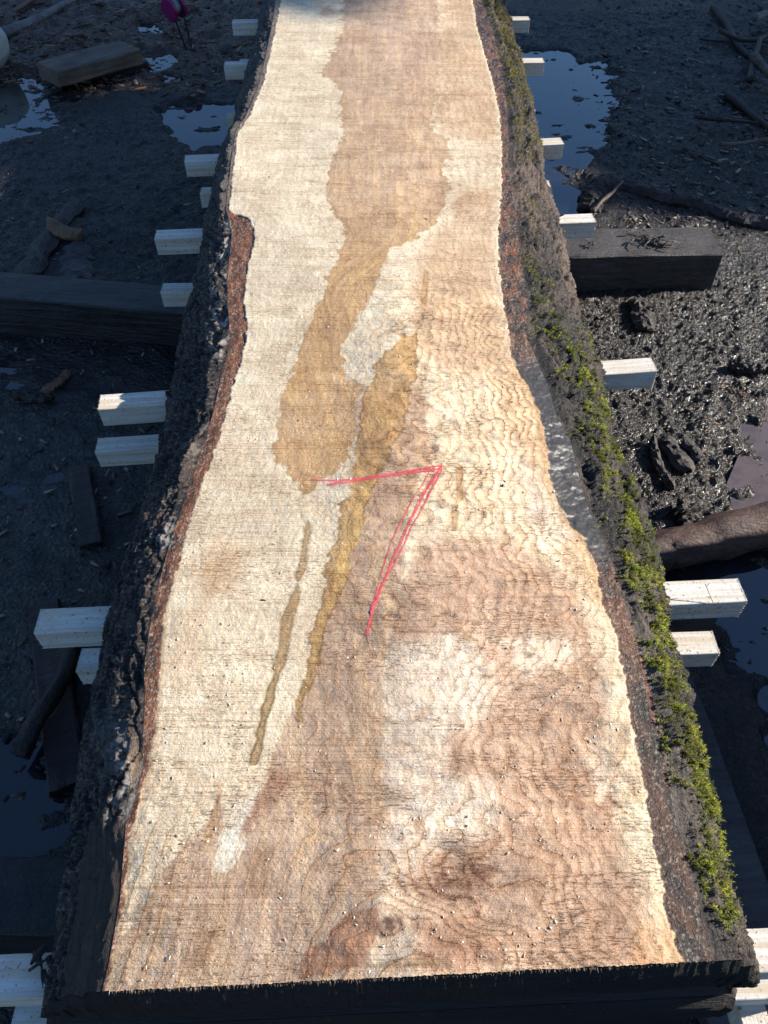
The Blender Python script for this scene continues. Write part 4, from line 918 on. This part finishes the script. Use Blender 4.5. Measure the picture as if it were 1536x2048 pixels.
slabchip('bark_flake', [(338,782),(342,800),(345,822)], [Z1+.012,Z1+.008,Z1-.01], .012, .004, M_BRK, 'dark bark flake at the left edge by the third stick', 'bark', None, 45, .3, 8)
# splinter of light wood lifted from the left bark
slabchip('bark_splinter', [(250,1580),(262,1550),(272,1510),(285,1470)], [.528,.53,.54,.55], .012, .003, M_CHIP, 'tan splinter peeling off the left bark near the lower end', 'bark', None, 46, .2, 14)

# white sack at the left edge
def sack():
    n, m = 26, 26; c = unp(-28, 150, 0); V = []
    for i in range(n):
        th = math.pi*i/(n-1)
        for j in range(m):
            p = 2*math.pi*j/m; r = 1+.10*math.sin(3*p+2*th)+.08*(float(fbm(np.array(i*.35), np.array((j % m)*.35), 71, 3))-.5)*2
            V.append((.17*math.sin(th)*math.cos(p)*r, .15*math.sin(th)*math.sin(p)*r, .13+.15*math.cos(th)*r*(1 if th < 1.6 else .85)))
    Fs = [(i*m+j, (i+1)*m+j, (i+1)*m+(j+1) % m, i*m+(j+1) % m) for i in range(n-1) for j in range(m)]
    o = make_obj('white_sack', np.array(V), Fs, mat_plain('sack_cloth', (.46,.46,.40), .7, (14,14,14), .006, (.7,.72,.6))); o.location = (c[0]-.02, c[1]+.05, -.01)
    tag(o, 'pale rounded sack cut off by the left edge, near the top', 'sack')
sack()
# magenta twin-disc reel on two thin legs
def reel():
    foot = unp(388, 112, 0); yb = foot[1]
    cpos = np.array([unp(345, 18, .235)[0], yb, .235])
    root = empty('cord_reel', (cpos[0], yb, 0)); tag(root, 'magenta twin disc reel standing on thin dark legs in the far left mud', 'reel')
    mm_ = mat_plain('magenta_plastic', (.22,.012,.10), .35, (8,8,8), .0005); mg = mat_plain('grey_hub', (.28,.33,.33), .4); mk = mat_plain('black_rod', (.015,.016,.02), .4); mbl = mat_plain('blue_foot', (.03,.16,.32), .35)
    ax = Vector((.62, .78, .10)).normalized(); u = ax.orthogonal().normalized(); w = ax.cross(u)
    def disc(name, off, r, t, mat, par=root):
        V = []; n = 40
        prof_ = [(0, -t), (r*.9, -t), (r, -t*.5), (r, t*.5), (r*.9, t), (0, t)]
        for k_ in range(n):
            a = 2*math.pi*k_/n
            for rr, h in prof_: V.append(Vector((0, 0, .235))+ax*(off+h)+(u*math.cos(a)+w*math.sin(a))*max(rr, .001))
        m = len(prof_); Fs = [(k_*m+j, k_*m+j+1, ((k_+1) % n)*m+j+1, ((k_+1) % n)*m+j) for k_ in range(n) for j in range(m-1)]
        o = make_obj(name, np.array([tuple(v) for v in V]), Fs, mat, par, smooth=False); return o
    disc('reel_disc', -.026, .060, .010, mm_); disc('reel_disc', .040, .060, .010, mm_); disc('hub', .007, .034, .024, mg)
    def leg(a, b, r, mat, name='leg', par=root):
        V, Fs = tube(np.linspace(a, b, 8), [r]*8, 8, .03, 3); return make_obj(name, V, Fs, mat, par)
    fx_ = foot[0]-cpos[0]
    leg((.05, 0, .20), (fx_-.005, .0, .03), .005, mk); leg((-.005, 0, .20), (.03, .03, .0), .005, mk)
    leg((fx_-.006, 0, .045), (fx_+.006, 0, .0), .011, mbl, 'foot')
reel()

# ------------------------------------------------------------------ unseen log and low trees added to throw shade, and the yard's conifers
def big_log():  # unseen log added to shade the near right mud
    n, m = 60, 40; V = np.zeros((n, m, 3)); r = .56
    for i in range(n):
        for j in range(m):
            a = 2*math.pi*j/m; x = -2.3+3.75*i/(n-1); rr = r*(1+.05*math.sin(2*a+x)+.05*(float(fbm(np.array(a*4), np.array(x*3), 81, 3))-.5)*2)
            V[i, j] = (rr*math.cos(a), x, .54+rr*math.sin(a))
    Fs = [(i*m+j, i*m+(j+1) % m, (i+1)*m+(j+1) % m, (i+1)*m+j) for i in range(n-1) for j in range(m)]; Fs = [f[::-1] for f in Fs]
    Fs.append(tuple(range(m))); Fs.append(tuple((n-1)*m+j for j in range(m-1, -1, -1)))
    o = make_obj('shade_log', V.reshape(-1, 3), Fs, M_BRK); o.location = (2.55, 0.0, 0)
    tag(o, 'added thick log, unseen, parallel to the stack, shading the near right mud', 'log')
big_log()
def conifer_mesh(seed, H, R):
    rr = np.random.default_rng(seed); n = 5200
    t = rr.random(n)**.8; z = H*(.05+.93*(1-t)) ; rad = R*(t)**.9*(.35+.65*rr.random(n)**.5)*(.8+.2*np.sin(z*7))
    a = rr.random(n)*6.283; c = np.stack([rad*np.cos(a), rad*np.sin(a), z], -1)
    d = np.stack([np.cos(a), np.sin(a), -.35+.2*rr.random(n)], -1); s = np.stack([-np.sin(a), np.cos(a), .3*(rr.random(n)-.5)], -1)
    L_ = (.16+.30*rr.random(n))[:, None]*(R/1.6); w = L_*.45
    V = np.stack([c-s*w, c+d*L_, c+s*w, c-d*L_*.4], 1)
    cc = np.repeat(np.array((.035,.06,.022))[None]*(.6+.9*rr.random((n, 1))), 4, 0)
    if seed == 1:
        keep = (rr.random(n) > .72*sstep(6.6, 7.3, z)); V = V[keep]; cc = cc.reshape(n, 4, 3)[keep].reshape(-1, 3); n = int(keep.sum())
    return V.reshape(-1, 3), np.arange(n*4).reshape(-1, 4), cc
M_NEED = mat_vcol('needles', .7, ((9, 9, 9, .01, .5),), .2, .4); M_TRUNK = mat_plain('trunk_bark', (.10,.075,.055), .8, (20,20,4), .02)
def conifer(x, y, H, R, seed, label, src=None):
    o = empty('conifer_tree', (x, y, 0)); tag(o, label, 'tree', 'conifers around the yard')
    if src is None:
        V, Fq, cc = conifer_mesh(seed, H, R); a = make_obj('crown', V, Fq, M_NEED, o, smooth=False, cols=cc)
        tv, tf = tube(np.array([(0, 0, -.2), (0, 0, H*.5), (0.05, 0, H*.92)]), [H*.022, H*.013, H*.003], 12, .05, seed); b = make_obj('trunk', tv, tf, M_TRUNK, o)
    else:
        for ch in src.children: c2 = ch.copy(); COL.objects.link(c2); c2.parent = o
        o.scale = (R, R, H); 
    return o
TREES = [(15, 8.3, 16, 2.6), (16.5, 10.0, 16, 3.0), (18, 13.2, 16, 3.0), (13, 15, 14, 2.8)]
t0 = conifer(*TREES[0], 1, 'tall conifer casting the shade over the far mud')
for i, tr_ in enumerate(TREES[1:]): conifer(*tr_, 2+i, ['broad conifer behind the tallest one', 'conifer at the back right of the yard', 'conifer behind the branch pile'][i])
def bush_tree(x, y, seed, label):  # unseen low trees added to shade the mud while the slab stays sunlit
    rr = np.random.default_rng(seed); n = 3200; d = rr.normal(0, 1, (n, 3)); d /= np.linalg.norm(d, axis=1)[:, None]
    c = d*np.array((1.5, 1.6, 2.6))*(rr.random(n)**.4)[:, None]*(.85+.15*np.sin(d[:, :1]*9+d[:, 1:2]*7)); c[:, 2] += 3.15; a = np.cross(d, rr.normal(0, 1, (n, 3))); b = np.cross(a, d)
    q = .16+.12*rr.random((n, 1)); V = np.stack([c-a*q, c+b*q, c+a*q, c-b*q], 1); cc = np.repeat(np.array((.04, .065, .022))[None]*(.6+.9*rr.random((n, 1))), 4, 0)
    o = empty('shade_tree', (x, y, 0)); tag(o, label, 'tree', 'low trees added for shade right of the yard'); make_obj('crown', V.reshape(-1, 3), np.arange(n*4).reshape(-1, 4), M_NEED, o, smooth=False, cols=cc)
    tv, tf = tube(np.array([(0, 0, -.1), (.05, 0, 1.5), (0, 0, 4.0)]), [.12, .09, .03], 10, .08, seed); make_obj('trunk', tv, tf, M_TRUNK, o)
for i, (x, y) in enumerate([(12, 6.25), (12.4, 8.7), (13.5, 10.4), (12, 11.6), (12.6, 14.0)]): bush_tree(x, y, 50+i, ['added low shade tree nearest the stack, off to the right', 'added low shade tree second along the row at right', 'added low shade tree set back behind the row at right', 'added low shade tree third along the row at right', 'added low shade tree at the far end of the row at right'][i])
BACK = [(-16, 20), (-9, 24), (-2, 23), (5, 25), (10, 22), (-20, 12), (-22, 4)]
for i, (x, y) in enumerate(BACK): conifer(x, y, 6.5+(i*1.7) % 2.5, 3.0, 20+i, 'low dark conifer of the far tree line, number %s from the left' % ['sixth', 'fifth', 'fourth', 'third', 'second', 'first', 'seventh'][i])
